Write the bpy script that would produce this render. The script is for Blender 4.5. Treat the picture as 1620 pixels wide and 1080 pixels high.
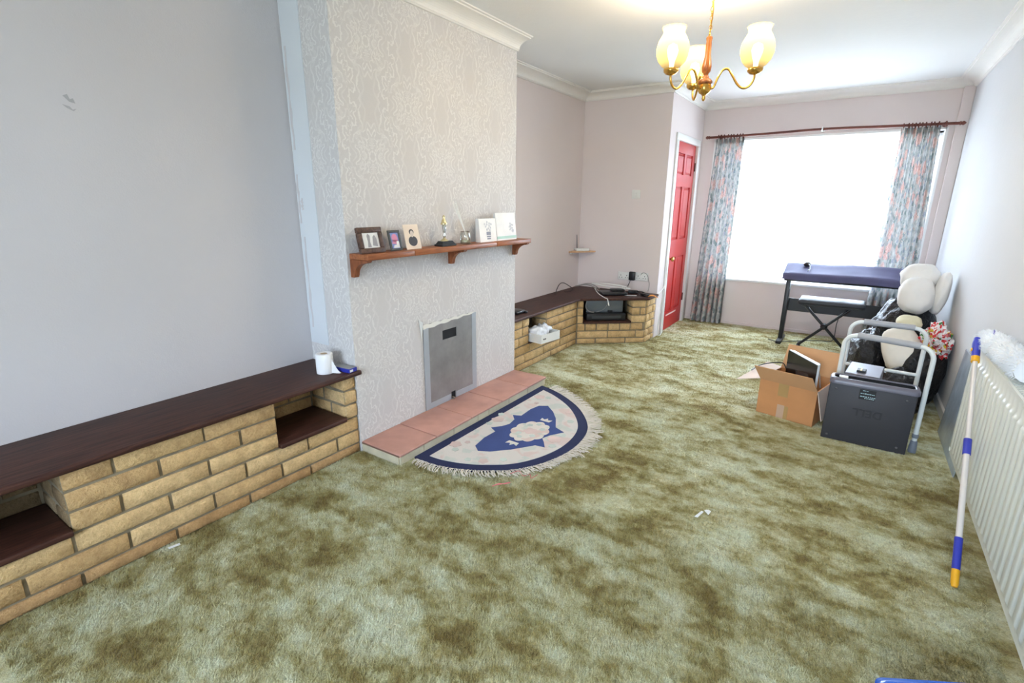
import bpy, bmesh, math, random
from mathutils import Vector, Matrix, noise as mnoise
random.seed(7)
for _o in list(bpy.data.objects): bpy.data.objects.remove(_o)
SC = bpy.context.scene
COL = SC.collection
PI = math.pi
def R(a): return math.radians(a)

# ------------------------------------------------------------------ camera
def make_camera():
    cd = bpy.data.cameras.new('camera'); co = bpy.data.objects.new('camera', cd); COL.objects.link(co)
    yaw, pitch, roll = R(33.8785), R(15.4459), R(0.4517)
    fw = Vector((-math.sin(yaw)*math.cos(pitch), math.cos(yaw)*math.cos(pitch), -math.sin(pitch)))
    rt = Vector((math.cos(yaw), math.sin(yaw), 0)); up = rt.cross(fw)
    r2 = math.cos(roll)*rt + math.sin(roll)*up; u2 = -math.sin(roll)*rt + math.cos(roll)*up
    m = Matrix((r2, u2, -fw)).transposed().to_4x4(); m.translation = (2.543, 0.0, 1.3678)
    co.matrix_world = m
    cd.sensor_width = 36; cd.lens = 796.74*36/1620; cd.clip_start = 0.02
    SC.camera = co
make_camera()

# ------------------------------------------------------------------ sky and exposure
XC, Y1, Y2, Y3, DD, WW, XD = 0.401, 1.675, 3.224, 5.107, 6.264, 3.197, 0.913
XL, HC, ZK, YB = 0.03, 2.44, 2.368, -2.3
SC.view_settings.view_transform = 'Standard'; SC.view_settings.look = 'None'
SC.view_settings.gamma = 1; SC.view_settings.use_curve_mapping = False
SC.view_settings.exposure = 1.36
wd = bpy.data.worlds.new('sky'); SC.world = wd; wd.use_nodes = True
wn = wd.node_tree.nodes
# overcast sky above the horizon, duller ground below it
_tc = wn.new('ShaderNodeTexCoord'); _sp = wn.new('ShaderNodeSeparateXYZ'); _rp = wn.new('ShaderNodeValToRGB')
wd.node_tree.links.new(_tc.outputs['Generated'], _sp.inputs[0]); wd.node_tree.links.new(_sp.outputs[2], _rp.inputs[0])
_rp.color_ramp.elements[0].position = 0.0; _rp.color_ramp.elements[0].color = (0.42, 0.49, 0.54, 1)
_rp.color_ramp.elements[1].position = 0.04; _rp.color_ramp.elements[1].color = (0.74, 0.895, 1.09, 1)
wd.node_tree.links.new(_rp.outputs[0], wn['Background'].inputs[0])
wn['Background'].inputs[1].default_value = 16.0
def portal(name, loc, rot, sx, sy):
    l = bpy.data.lights.new(name, 'AREA'); l.shape = 'RECTANGLE'; l.size = sx; l.size_y = sy
    l.cycles.is_portal = True
    o = bpy.data.objects.new(name, l); COL.objects.link(o); o.location = loc; o.rotation_euler = rot
portal('window_daylight', (2.06, DD+0.30, 1.285), (R(-90), 0, 0), 1.98, 1.52)
portal('added_window_daylight', (2.2, YB-0.16, 1.42), (R(90), 0, 0), 1.5, 1.44)  # portal of the added window behind the camera

# ------------------------------------------------------------------ materials
def lin(c):
    return tuple(((v/255)/12.92 if v/255 <= .04045 else ((v/255+.055)/1.055)**2.4) for v in c)
class NT:
    def __init__(s, name):
        s.m = bpy.data.materials.new(name); s.m.use_nodes = True
        s.t = s.m.node_tree; s.n = s.t.nodes; s.b = s.n['Principled BSDF']
    def new(s, typ, **kw):
        nd = s.n.new(typ)
        for k, v in kw.items():
            if k.startswith('i_'):
                key = k[2:]; key = int(key) if key.isdigit() else key.replace('_', ' ')
                nd.inputs[key].default_value = v
            else: setattr(nd, k, v)
        return nd
    def ln(s, a, b): s.t.links.new(a, b)
    def coord(s, kind='Object'): return s.new('ShaderNodeTexCoord').outputs[kind]
    def noise(s, vec, scale, detail=3, rough=.5, dist=0):
        nd = s.new('ShaderNodeTexNoise'); nd.inputs['Scale'].default_value = scale; nd.inputs['Detail'].default_value = detail
        nd.inputs['Roughness'].default_value = rough; nd.inputs['Distortion'].default_value = dist
        if vec: s.ln(vec, nd.inputs['Vector'])
        return nd
    def ramp(s, fac, stops):
        nd = s.new('ShaderNodeValToRGB'); e = nd.color_ramp.elements
        while len(e) < len(stops): e.new(.5)
        for el, (p, c) in zip(e, stops): el.position = p; el.color = (*c, 1)
        s.ln(fac, nd.inputs[0]); return nd.outputs[0]
    def mix(s, f, a, b, mode='MIX'):
        nd = s.new('ShaderNodeMix', data_type='RGBA', blend_type=mode)
        for sock, v in ((nd.inputs[0], f), (nd.inputs[6], a), (nd.inputs[7], b)):
            if hasattr(v, 'links') or hasattr(v, 'is_linked'): s.ln(v, sock)
            elif isinstance(v, tuple): sock.default_value = (*v[:3], 1)
            else: sock.default_value = v
        return nd.outputs[2]
    def math(s, op, a, b=0.0, c=0.0):
        nd = s.new('ShaderNodeMath', operation=op)
        for i, v in enumerate((a, b, c)):
            if hasattr(v, 'is_linked'): s.ln(v, nd.inputs[i])
            else: nd.inputs[i].default_value = v
        return nd.outputs[0]
    def bump(s, h, strength=.3, dist=.01, normal=None):
        nd = s.new('ShaderNodeBump'); nd.inputs['Strength'].default_value = strength; nd.inputs['Distance'].default_value = dist
        s.ln(h, nd.inputs['Height'])
        if normal: s.ln(normal, nd.inputs['Normal'])
        s.ln(nd.outputs[0], s.b.inputs['Normal']); return nd.outputs[0]
    def mapping(s, vec, scale=(1, 1, 1), rot=(0, 0, 0), loc=(0, 0, 0)):
        nd = s.new('ShaderNodeMapping'); nd.inputs['Scale'].default_value = scale; nd.inputs['Rotation'].default_value = rot
        nd.inputs['Location'].default_value = loc; s.ln(vec, nd.inputs[0]); return nd.outputs[0]
    def base(s, v):
        if isinstance(v, tuple): s.b.inputs['Base Color'].default_value = (*v[:3], 1)
        else: s.ln(v, s.b.inputs['Base Color'])
    def set(s, rough=None, metal=None, spec=None, **kw):
        if rough is not None: s.b.inputs['Roughness'].default_value = rough
        if metal is not None: s.b.inputs['Metallic'].default_value = metal
        if spec is not None: s.b.inputs['Specular IOR Level'].default_value = spec
        for k, v in kw.items(): s.b.inputs[k.replace('_', ' ')].default_value = v

MATS = {}
def M(name, rgb, rough=.5, metal=0., var=.08, vscale=6., bump=.0, bscale=120., spec=.5, stretch=(1, 1, 1)):
    """plain procedural material: colour with soft mottling and fine relief"""
    if name in MATS: return MATS[name]
    t = NT(name); c = lin(rgb); v = t.mapping(t.coord(), stretch)
    n1 = t.noise(v, vscale, 4)
    t.base(t.ramp(n1.outputs[0], [(.3, tuple(x*(1-var) for x in c)), (.7, tuple(min(1, x*(1+var)) for x in c))]))
    t.set(rough, metal, spec)
    if bump: t.bump(t.noise(v, bscale, 3).outputs[0], bump, .003)
    MATS[name] = t.m; return t.m

def mat_plaster(name, rgb, var=.025, grain=.22):
    t = NT(name); c = lin(rgb); co = t.coord()
    big = t.noise(co, 1.3, 3); fine = t.noise(co, 160, 2); mid = t.noise(co, 22, 3)
    col = t.ramp(big.outputs[0], [(.3, tuple(x*(1-var) for x in c)), (.7, tuple(min(1, x*(1+var)) for x in c))])
    t.base(col); t.set(.85, 0, .25)
    h = t.math('ADD', t.math('MULTIPLY', fine.outputs[0], .5), mid.outputs[0])
    t.bump(h, grain, .004); MATS[name] = t.m; return t.m

def mat_damask():
    t = NT('damask_wallpaper'); co = t.coord()
    sep = t.new('ShaderNodeSeparateXYZ'); t.ln(co, sep.inputs[0]); X, Y, Z = sep.outputs
    u = t.math('SUBTRACT', Y, X)
    col = t.math('FLOOR', t.math('DIVIDE', u, .27))
    zz = t.math('ADD', Z, t.math('MULTIPLY', col, .265))
    p = t.math('PINGPONG', u, .135); q = t.math('PINGPONG', zz, .265)
    cmb = t.new('ShaderNodeCombineXYZ'); t.ln(p, cmb.inputs[0]); t.ln(q, cmb.inputs[1])
    wob = t.noise(cmb.outputs[0], 30, 2, .5)
    w = t.math('MULTIPLY', t.math('SUBTRACT', wob.outputs[0], .5), .045)
    def medallion(cx, cy, sq, freq, lobes, amp, r0, r1):
        dx = t.math('ADD', t.math('SUBTRACT', p, cx), w); dy = t.math('ADD', t.math('MULTIPLY', t.math('SUBTRACT', q, cy), sq), w)
        r = t.math('SQRT', t.math('ADD', t.math('MULTIPLY', dx, dx), t.math('MULTIPLY', dy, dy))); th = t.math('ARCTAN2', dy, dx)
        f = t.math('SINE', t.math('ADD', t.math('MULTIPLY', r, freq), t.math('MULTIPLY', t.math('COSINE', t.math('MULTIPLY', th, lobes)), amp)))
        nd = t.new('ShaderNodeMapRange'); t.ln(r, nd.inputs[0]); nd.inputs[1].default_value = r0; nd.inputs[2].default_value = r1; nd.inputs[3].default_value = 1; nd.inputs[4].default_value = 0
        return t.math('MULTIPLY', t.ramp(f, [(.35, (0, 0, 0)), (.75, (1, 1, 1))]), nd.outputs[0])
    m1 = medallion(0, .075, .62, 190, 6, 2.2, .060, .105); m2 = medallion(.135, .205, .7, 220, 8, 1.9, .045, .088); m3 = medallion(.06, .225, 1.0, 280, 5, 1.7, .030, .060)
    stem = t.math('ABSOLUTE', t.math('SUBTRACT', t.math('ADD', p, w), t.math('ADD', .072, t.math('MULTIPLY', t.math('SINE', t.math('MULTIPLY', q, 26)), .03))))
    stem = t.ramp(stem, [(.003, (.32, .32, .32)), (.008, (0, 0, 0))])
    motif = t.math('MAXIMUM', t.math('MAXIMUM', m1, m2), t.math('MAXIMUM', m3, stem))
    speck = t.noise(co, 420, 2)
    a, b = lin((207, 203, 201)), lin((223, 220, 217))
    c1 = t.mix(motif, a, b)
    c2 = t.mix(.09, c1, t.ramp(speck.outputs[0], [(.35, (0.25, .25, .26)), (.65, (1, 1, 1))]), 'MULTIPLY')
    t.base(c2); t.set(.62, 0, .4)
    rr = t.math('SUBTRACT', .7, t.math('MULTIPLY', motif, .22)); t.ln(rr, t.b.inputs['Roughness'])
    t.bump(t.math('ADD', motif, t.math('MULTIPLY', speck.outputs[0], .8)), .35, .0015)
    MATS['damask'] = t.m
def mat_carpet():
    t = NT('green_shag_carpet'); co = t.coord()
    v1 = t.mapping(co, (.8, 1.25, 1), (0, 0, .35))
    a = t.noise(v1, 5.2, 4, .6, .15); b = t.noise(co, 1.6, 3, .5); c = t.noise(co, 19, 4, .68, .2)
    s = t.math('ADD', t.math('MULTIPLY', a.outputs[0], .52), t.math('ADD', t.math('MULTIPLY', b.outputs[0], .22), t.math('MULTIPLY', c.outputs[0], .26)))
    col = t.ramp(s, [(.395, lin((146, 128, 76))), (.455, lin((180, 168, 114))), (.515, lin((214, 210, 170))), (.60, lin((240, 243, 220)))])
    hue = t.noise(co, 7, 3, .6); col = t.mix(.16, col, t.ramp(hue.outputs[0], [(.35, (.90, 1.0, .80)), (.65, (1.0, .88, .66))]), 'MULTIPLY')
    fv = t.mapping(co, (1, 2.2, 1), (0, 0, .7)); fib = t.noise(fv, 210, 3, .75, .6); tuft = t.noise(co, 62, 3, .65, 1.0)
    cr = t.noise(co, 9, 4, .6, 1.5); crev = t.math('ABSOLUTE', t.math('SUBTRACT', cr.outputs[0], .5))
    gate = t.ramp(t.noise(co, 3.3, 2).outputs[0], [(.50, (0, 0, 0)), (.62, (1, 1, 1))])
    crk = t.ramp(crev, [(.0, (.40, .38, .32)), (.010, (1, 1, 1))])
    col = t.mix(.70, col, t.ramp(fib.outputs[0], [(.34, (.36, .35, .30)), (.58, (1.08, 1.08, 1.06))]), 'MULTIPLY')
    col = t.mix(.45, col, t.ramp(tuft.outputs[0], [(.30, (.50, .50, .46)), (.52, (1, 1, 1))]), 'MULTIPLY')
    col = t.mix(t.math('MULTIPLY', gate, .8), col, t.mix(1.0, col, crk, 'MULTIPLY'))
    t.base(col); t.set(.95, 0, .1)
    t.b.inputs['Sheen Weight'].default_value = .15
    h = t.math('ADD', t.math('MULTIPLY', fib.outputs[0], .5), t.math('MULTIPLY', tuft.outputs[0], .9))
    t.bump(h, .7, .012); MATS['carpet'] = t.m
def mat_brick(name='brick', tint=(1., 1., 1.)):
    t = NT(name); co = t.coord(); oi = t.new('ShaderNodeObjectInfo')
    rnd = oi.outputs['Random']
    sh = t.new('ShaderNodeVectorMath', operation='ADD'); t.ln(co, sh.inputs[0])
    cm = t.new('ShaderNodeCombineXYZ'); t.ln(t.math('MULTIPLY', rnd, 37), cm.inputs[0]); t.ln(cm.outputs[0], sh.inputs[1])
    n1 = t.noise(sh.outputs[0], 16, 4, .6); n2 = t.noise(sh.outputs[0], 90, 3, .7)
    base = t.ramp(rnd, [(0, lin((230, 200, 152))), (.5, lin((220, 188, 138))), (1, lin((208, 175, 128)))])
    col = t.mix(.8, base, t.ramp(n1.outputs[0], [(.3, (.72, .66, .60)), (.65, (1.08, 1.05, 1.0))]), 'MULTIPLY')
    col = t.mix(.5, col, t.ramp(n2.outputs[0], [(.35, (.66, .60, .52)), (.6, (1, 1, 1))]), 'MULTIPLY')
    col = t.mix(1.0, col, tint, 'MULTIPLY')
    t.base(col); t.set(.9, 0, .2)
    t.bump(t.math('ADD', n1.outputs[0], n2.outputs[0]), .9, .010); MATS[name] = t.m
def mat_wood(name, rgb_a, rgb_b, rough=.45, axis=(1, 14, 14), scale=6.):
    t = NT(name); v = t.mapping(t.coord(), axis)
    n = t.noise(v, scale, 5, .6, .6); n2 = t.noise(t.coord(), 3, 3)
    f = t.math('ADD', t.math('MULTIPLY', n.outputs[0], .8), t.math('MULTIPLY', n2.outputs[0], .2))
    t.base(t.ramp(f, [(.35, lin(rgb_a)), (.65, lin(rgb_b))])); t.set(rough, 0, .3)
    t.bump(n.outputs[0], .12, .002); MATS[name] = t.m
def mat_curtain():
    t = NT('floral_curtain_cloth'); uv = t.coord('UV')
    v = t.mapping(uv, (1, 1, 1))
    n0 = t.noise(v, 3, 3)
    jit = t.mix(.05, v, n0.outputs[1], 'ADD')
    def spots(scale, thr, seed):
        vo = t.new('ShaderNodeTexVoronoi', feature='F1'); vo.inputs['Scale'].default_value = scale
        m = t.mapping(jit, (1, 1, 1), (0, 0, 0), (seed, seed*2, 0)); t.ln(m, vo.inputs['Vector'])
        nn = t.noise(m, scale*4, 2)
        d = t.math('ADD', vo.outputs['Distance'], t.math('MULTIPLY', t.math('SUBTRACT', nn.outputs[0], .5), .5))
        return t.math('LESS_THAN', d, thr), vo.outputs['Color']
    base = t.ramp(t.noise(v, 22, 3).outputs[0], [(.35, lin((156, 160, 160))), (.6, lin((194, 194, 191)))])
    f2, c2 = spots(12, .32, 3.1); col = t.mix(f2, base, lin((130, 141, 140)))
    f3, c3 = spots(11, .22, 8.4); col = t.mix(f3, col, lin((150, 154, 166)))
    f1, c1 = spots(6, .34, 1.3); pk = t.ramp(t.noise(v, 40, 2).outputs[0], [(.4, lin((196, 160, 152))), (.6, lin((212, 188, 180)))]); col = t.mix(f1, col, pk)
    f4, c4 = spots(17, .20, 5.7); col = t.mix(f4, col, lin((206, 188, 178)))
    t.base(col); t.set(.9, 0, .15)
    tr = t.new('ShaderNodeBsdfTranslucent'); t.ln(col, tr.inputs[0])
    mx = t.new('ShaderNodeMixShader'); mx.inputs[0].default_value = .17
    out = t.n['Material Output']; t.ln(t.b.outputs[0], mx.inputs[1]); t.ln(tr.outputs[0], mx.inputs[2]); t.ln(mx.outputs[0], out.inputs[0])
    MATS['curtain'] = t.m
def mat_net():
    t = NT('white_net_voile'); out = t.n['Material Output']
    tp = t.new('ShaderNodeBsdfTransparent'); tl = t.new('ShaderNodeBsdfTranslucent'); tl.inputs[0].default_value = (.95, .96, .97, 1)
    df = t.new('ShaderNodeBsdfDiffuse'); df.inputs[0].default_value = (.95, .95, .96, 1)
    n = t.noise(t.mapping(t.coord(), (60, 1, 1)), 3, 2)
    m1 = t.new('ShaderNodeMixShader'); m1.inputs[0].default_value = .35; t.ln(tl.outputs[0], m1.inputs[1]); t.ln(df.outputs[0], m1.inputs[2])
    m2 = t.new('ShaderNodeMixShader'); t.ln(t.math('ADD', t.math('MULTIPLY', n.outputs[0], .2), .28), m2.inputs[0])
    t.ln(tp.outputs[0], m2.inputs[1]); t.ln(m1.outputs[0], m2.inputs[2]); t.ln(m2.outputs[0], out.inputs[0]); MATS['net'] = t.m
def mat_glass(name, rgb=(255, 255, 255), tint=.06, refl=.08):
    t = NT(name); out = t.n['Material Output']
    tp = t.new('ShaderNodeBsdfTransparent'); c = lin(rgb)
    n = t.noise(t.coord(), 4, 2); t.ln(t.ramp(n.outputs[0], [(.3, tuple(x*(1-tint) for x in c)), (.7, c)]), tp.inputs[0])
    gl = t.new('ShaderNodeBsdfGlossy'); gl.inputs['Roughness'].default_value = .03
    fr = t.new('ShaderNodeLayerWeight'); fr.inputs[0].default_value = .35
    mx = t.new('ShaderNodeMixShader'); t.ln(t.math('ADD', t.math('MULTIPLY', fr.outputs[0], .5), refl), mx.inputs[0])
    t.ln(tp.outputs[0], mx.inputs[1]); t.ln(gl.outputs[0], mx.inputs[2]); t.ln(mx.outputs[0], out.inputs[0]); MATS[name] = t.m
def mat_shade():
    t = NT('lit_opal_glass_shade'); out = t.n['Material Output']
    tp = t.new('ShaderNodeBsdfTransparent'); tl = t.new('ShaderNodeBsdfTranslucent'); tl.inputs[0].default_value = (.060, .046, .020, 1)
    em = t.new('ShaderNodeEmission'); n = t.noise(t.coord(), 30, 2)
    t.ln(t.ramp(n.outputs[0], [(.3, (1, .72, .28)), (.7, (1, .78, .34))]), em.inputs[0]); em.inputs[1].default_value = .08
    m1 = t.new('ShaderNodeMixShader'); m1.inputs[0].default_value = .78; t.ln(tp.outputs[0], m1.inputs[1]); t.ln(tl.outputs[0], m1.inputs[2])
    ad = t.new('ShaderNodeAddShader'); t.ln(m1.outputs[0], ad.inputs[0]); t.ln(em.outputs[0], ad.inputs[1]); t.ln(ad.outputs[0], out.inputs[0]); MATS['shade'] = t.m
def mat_bulb():
    t = NT('lit_bulb'); t.base((1, .9, .7)); n = t.noise(t.coord(), 10, 1)
    t.ln(t.ramp(n.outputs[0], [(.3, (1, .80, .45)), (.7, (1, .84, .5))]), t.b.inputs['Emission Color']); t.b.inputs['Emission Strength'].default_value = 4; MATS['bulb'] = t.m
def mat_rug(name, a, b, c3):
    t = NT(name); co = t.coord()
    n1 = t.noise(co, 9, 2, .5, .6); n2 = t.noise(t.mapping(co, (1, 1, 1), (0, 0, 0), (7, 3, 0)), 11, 2, .5, .6); f = t.noise(co, 260, 2)
    c = t.mix(t.ramp(n1.outputs[0], [(.56, (0, 0, 0)), (.63, (.75, .75, .75))]), lin(a), lin(b))
    c = t.mix(t.ramp(n2.outputs[0], [(.56, (0, 0, 0)), (.63, (.7, .7, .7))]), c, lin(c3))
    t.base(c); t.set(.95, 0, .1); t.bump(f.outputs[0], .5, .004); MATS[name] = t.m
def mat_binbag():
    t = NT('black_bin_bag_plastic'); co = t.coord(); t.base(lin((28, 28, 31))); t.set(.30, 0, .45)
    n = t.noise(co, 13, 4, .6, 1.2); n2 = t.noise(co, 38, 3, .6, .8)
    t.base(t.ramp(n.outputs[0], [(.3, lin((14, 14, 16))), (.7, lin((30, 29, 32)))]))
    t.bump(t.math('ADD', n.outputs[0], t.math('MULTIPLY', n2.outputs[0], .5)), .8, .03); MATS['binbag'] = t.m
def mat_festive():
    t = NT('patterned_red_white_plastic'); co = t.coord(); vo = t.new('ShaderNodeTexVoronoi', feature='F1'); vo.inputs['Scale'].default_value = 52; t.ln(co, vo.inputs['Vector'])
    sep = t.new('ShaderNodeSeparateColor'); t.ln(vo.outputs['Color'], sep.inputs[0])
    nd = t.ramp(sep.outputs[0], [(.0, lin((236, 232, 232))), (.36, lin((205, 40, 48))), (.58, lin((240, 236, 234))), (.78, lin((60, 130, 70))), (.86, lin((222, 200, 60))), (.92, lin((214, 110, 110)))])
    t.n[-1].color_ramp.interpolation = 'CONSTANT'
    t.base(nd); t.set(.35); t.bump(t.noise(co, 30, 3).outputs[0], .5, .01); MATS['festive'] = t.m
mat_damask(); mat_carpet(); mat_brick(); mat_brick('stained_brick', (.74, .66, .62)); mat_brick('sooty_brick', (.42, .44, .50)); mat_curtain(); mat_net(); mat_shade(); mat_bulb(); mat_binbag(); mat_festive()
mat_glass('window_glass'); mat_glass('clear_glass', (252, 253, 252), .03, .03)
mat_wood('dark_ledge_wood', (44, 24, 20), (82, 50, 40), .55, (14, 1, 14), 5)
mat_wood('mantel_wood', (118, 66, 40), (176, 110, 70), .42, (14, 1, 14), 5)
mat_wood('bracket_wood', (110, 60, 36), (160, 96, 60), .45, (10, 10, 2), 6)
mat_wood('rod_wood', (84, 44, 38), (126, 74, 62), .45, (1, 14, 14), 4)
mat_wood('frame_wood', (58, 40, 34), (104, 78, 66), .5, (6, 6, 6), 8)
mat_wood('pine_shelf', (196, 150, 110), (222, 182, 142), .5, (2, 14, 14), 5)
mat_wood('turned_wood', (96, 54, 24), (140, 86, 42), .35, (10, 10, 2), 8)
mat_rug('rug_cream', (214, 208, 202), (212, 190, 184), (192, 200, 192))
mat_rug('rug_medallion_cream', (222, 215, 206), (214, 188, 180), (190, 202, 192))
mat_plaster('wall_grey', (203, 199, 200)); mat_plaster('wall_pink', (222, 210, 207)); mat_plaster('wall_white', (209, 209, 210), .015)
mat_plaster('ceiling_white', (228, 227, 225), .015, .3); mat_plaster('raw_plaster', (212, 216, 220), .06)
M('white_gloss', (232, 232, 230), .3, var=.02); M('coving', (230, 226, 220), .7, var=.02, bump=.05)
M('mortar', (134, 122, 100), .95, var=.2, vscale=20, bump=.5, bscale=90)

# ------------------------------------------------------------------ mesh helpers
class MB:
    def __init__(s, m=None):
        s.v = []; s.f = []; s.sm = []; s.uv = {}; s.m = m or Matrix()
    def add(s, vs, fs, smooth=False, m=None):
        k = len(s.v); mm = m if m is not None else s.m
        s.v += [tuple(mm @ Vector(p)) for p in vs]
        for f in fs: s.f.append(tuple(i+k for i in f)); s.sm.append(smooth)
        return s
    def box(s, x0, x1, y0, y1, z0, z1, m=None):
        vs = [(x, y, z) for x in (x0, x1) for y in (y0, y1) for z in (z0, z1)]
        return s.add(vs, [(0, 1, 3, 2), (4, 6, 7, 5), (0, 4, 5, 1), (2, 3, 7, 6), (0, 2, 6, 4), (1, 5, 7, 3)], False, m)
    def cbox(s, c, d, m=None):
        return s.box(c[0]-d[0]/2, c[0]+d[0]/2, c[1]-d[1]/2, c[1]+d[1]/2, c[2]-d[2]/2, c[2]+d[2]/2, m)
    def rbox(s, x0, x1, y0, y1, z0, z1, r, seg=2, m=None):
        bm = bmesh.new(); bmesh.ops.create_cube(bm, size=1)
        for v in bm.verts: v.co = ((x0+x1)/2+v.co.x*(x1-x0), (y0+y1)/2+v.co.y*(y1-y0), (z0+z1)/2+v.co.z*(z1-z0))
        bmesh.ops.bevel(bm, geom=bm.edges[:], offset=r, segments=seg, affect='EDGES', profile=.5)
        bm.verts.index_update()
        s.add([tuple(v.co) for v in bm.verts], [tuple(v.index for v in f.verts) for f in bm.faces], seg > 1, m); bm.free(); return s
    def tube(s, pts, r, n=8, cap=True, m=None, closed=False):
        P = [Vector(p) for p in pts]; L = len(P); vs = []; fs = []
        rs = r if isinstance(r, (list, tuple)) else [r]*L
        tans = []
        for i in range(L):
            if closed: t = P[(i+1) % L]-P[i-1]
            else: t = P[min(i+1, L-1)]-P[max(i-1, 0)]
            tans.append(t.normalized() if t.length > 1e-9 else Vector((0, 0, 1)))
        t0 = tans[0]; up = Vector((0, 0, 1)) if abs(t0.z) < .9 else Vector((1, 0, 0))
        nrm = (up-t0*up.dot(t0)).normalized()
        for i in range(L):
            t = tans[i]; nrm = (nrm-t*nrm.dot(t))
            nrm = nrm.normalized() if nrm.length > 1e-6 else t.orthogonal().normalized()
            bi = t.cross(nrm)
            for k in range(n):
                a = 2*PI*k/n; vs.append(tuple(P[i]+(nrm*math.cos(a)+bi*math.sin(a))*rs[i]))
        rng = L if closed else L-1
        for i in range(rng):
            j = (i+1) % L
            for k in range(n): fs.append((i*n+k, i*n+(k+1) % n, j*n+(k+1) % n, j*n+k))
        s.add(vs, fs, True, m)
        if cap and not closed:
            s.add(vs[:n], [tuple(range(n))[::-1]], False, m); s.add(vs[-n:], [tuple(range(n))], False, m)
        return s
    def lathe(s, prof, c=(0, 0, 0), n=20, m=None, smooth=True):
        vs = []; fs = []; L = len(prof)
        for r, z in prof:
            for k in range(n):
                a = 2*PI*k/n; vs.append((c[0]+r*math.cos(a), c[1]+r*math.sin(a), c[2]+z))
        for i in range(L-1):
            for k in range(n): fs.append((i*n+k, i*n+(k+1) % n, (i+1)*n+(k+1) % n, (i+1)*n+k))
        s.add(vs, fs, smooth, m)
        if prof[0][0] > 1e-4: s.add(vs[:n], [tuple(range(n))[::-1]], False, m)
        if prof[-1][0] > 1e-4: s.add(vs[-n:], [tuple(range(n))], False, m)
        return s
    def prism(s, poly, a0, a1, plane='xy', m=None):
        def p3(p, a):
            return (p[0], p[1], a) if plane == 'xy' else ((p[0], a, p[1]) if plane == 'xz' else (a, p[0], p[1]))
        n = len(poly); vs = [p3(p, a0) for p in poly]+[p3(p, a1) for p in poly]
        fs = [tuple(range(n))[::-1], tuple(range(n, 2*n))]+[(i, (i+1) % n, n+(i+1) % n, n+i) for i in range(n)]
        return s.add(vs, fs, False, m)
    def grid(s, fn, nu, nv, smooth=True, m=None, uvfn=None, wrap=False):
        k = len(s.v); vs = [fn(i/nu, j/nv) for j in range(nv+1) for i in range(nu+1)]
        fs = [(j*(nu+1)+i, j*(nu+1)+i+1, (j+1)*(nu+1)+i+1, (j+1)*(nu+1)+i) for j in range(nv) for i in range(nu)]
        if uvfn:
            for j in range(nv+1):
                for i in range(nu+1): s.uv[k+j*(nu+1)+i] = uvfn(i/nu, j/nv)
        return s.add(vs, fs, smooth, m)
    def build(s, name, mat, parent=None, at=(0, 0, 0), kind=None):
        off = Vector(at)
        if parent is not None: off = world_off(parent)
        me = bpy.data.meshes.new(name)
        me.from_pydata([tuple(Vector(p)-off) for p in s.v], [], s.f)
        bm = bmesh.new(); bm.from_mesh(me); bmesh.ops.recalc_face_normals(bm, faces=bm.faces[:]); bm.to_mesh(me); bm.free()
        me.polygons.foreach_set('use_smooth', s.sm)
        if s.uv:
            ul = me.uv_layers.new(name='UVMap')
            for lp in me.loops: ul.data[lp.index].uv = s.uv.get(lp.vertex_index, (0, 0))
        me.materials.append(MATS[mat] if isinstance(mat, str) else mat); me.update()
        o = bpy.data.objects.new(name, me); COL.objects.link(o)
        if parent is not None: o.parent = parent
        else: o.location = at
        if kind: o['kind'] = kind
        return o
def world_off(o):
    v = Vector((0, 0, 0))
    while o is not None: v += o.location; o = o.parent
    return v
def tag(o, label, cat, group=None, kind=None):
    o['label'] = label; o['category'] = cat
    if group: o['group'] = group
    if kind: o['kind'] = kind
    return o
def thing(name, label, cat, loc, group=None):
    o = bpy.data.objects.new(name, None); COL.objects.link(o); o.location = loc; o.empty_display_size = .05
    return tag(o, label, cat, group)
def struct(name, mb, mat, label=None, parent=None):
    o = mb.build(name, mat, parent); o['kind'] = 'structure'
    if label: o['label'] = label
    return o
def smooth_pts(pts, n=8, closed=False):
    P = [Vector(p) for p in pts]; L = len(P); out = []
    for i in range(L if closed else L-1):
        p0 = P[i-1] if (closed or i > 0) else P[0]; p1 = P[i]; p2 = P[(i+1) % L]
        p3 = P[(i+2) % L] if (closed or i+2 < L) else P[-1]
        for k in range(n):
            t = k/n
            out.append(.5*((2*p1)+(p2-p0)*t+(2*p0-5*p1+4*p2-p3)*t*t+(3*p1-p0-3*p2+p3)*t**3))
    if not closed: out.append(P[-1])
    return out
def RZ(a, loc=(0, 0, 0)): return Matrix.Translation(loc) @ Matrix.Rotation(a, 4, 'Z')

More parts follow.
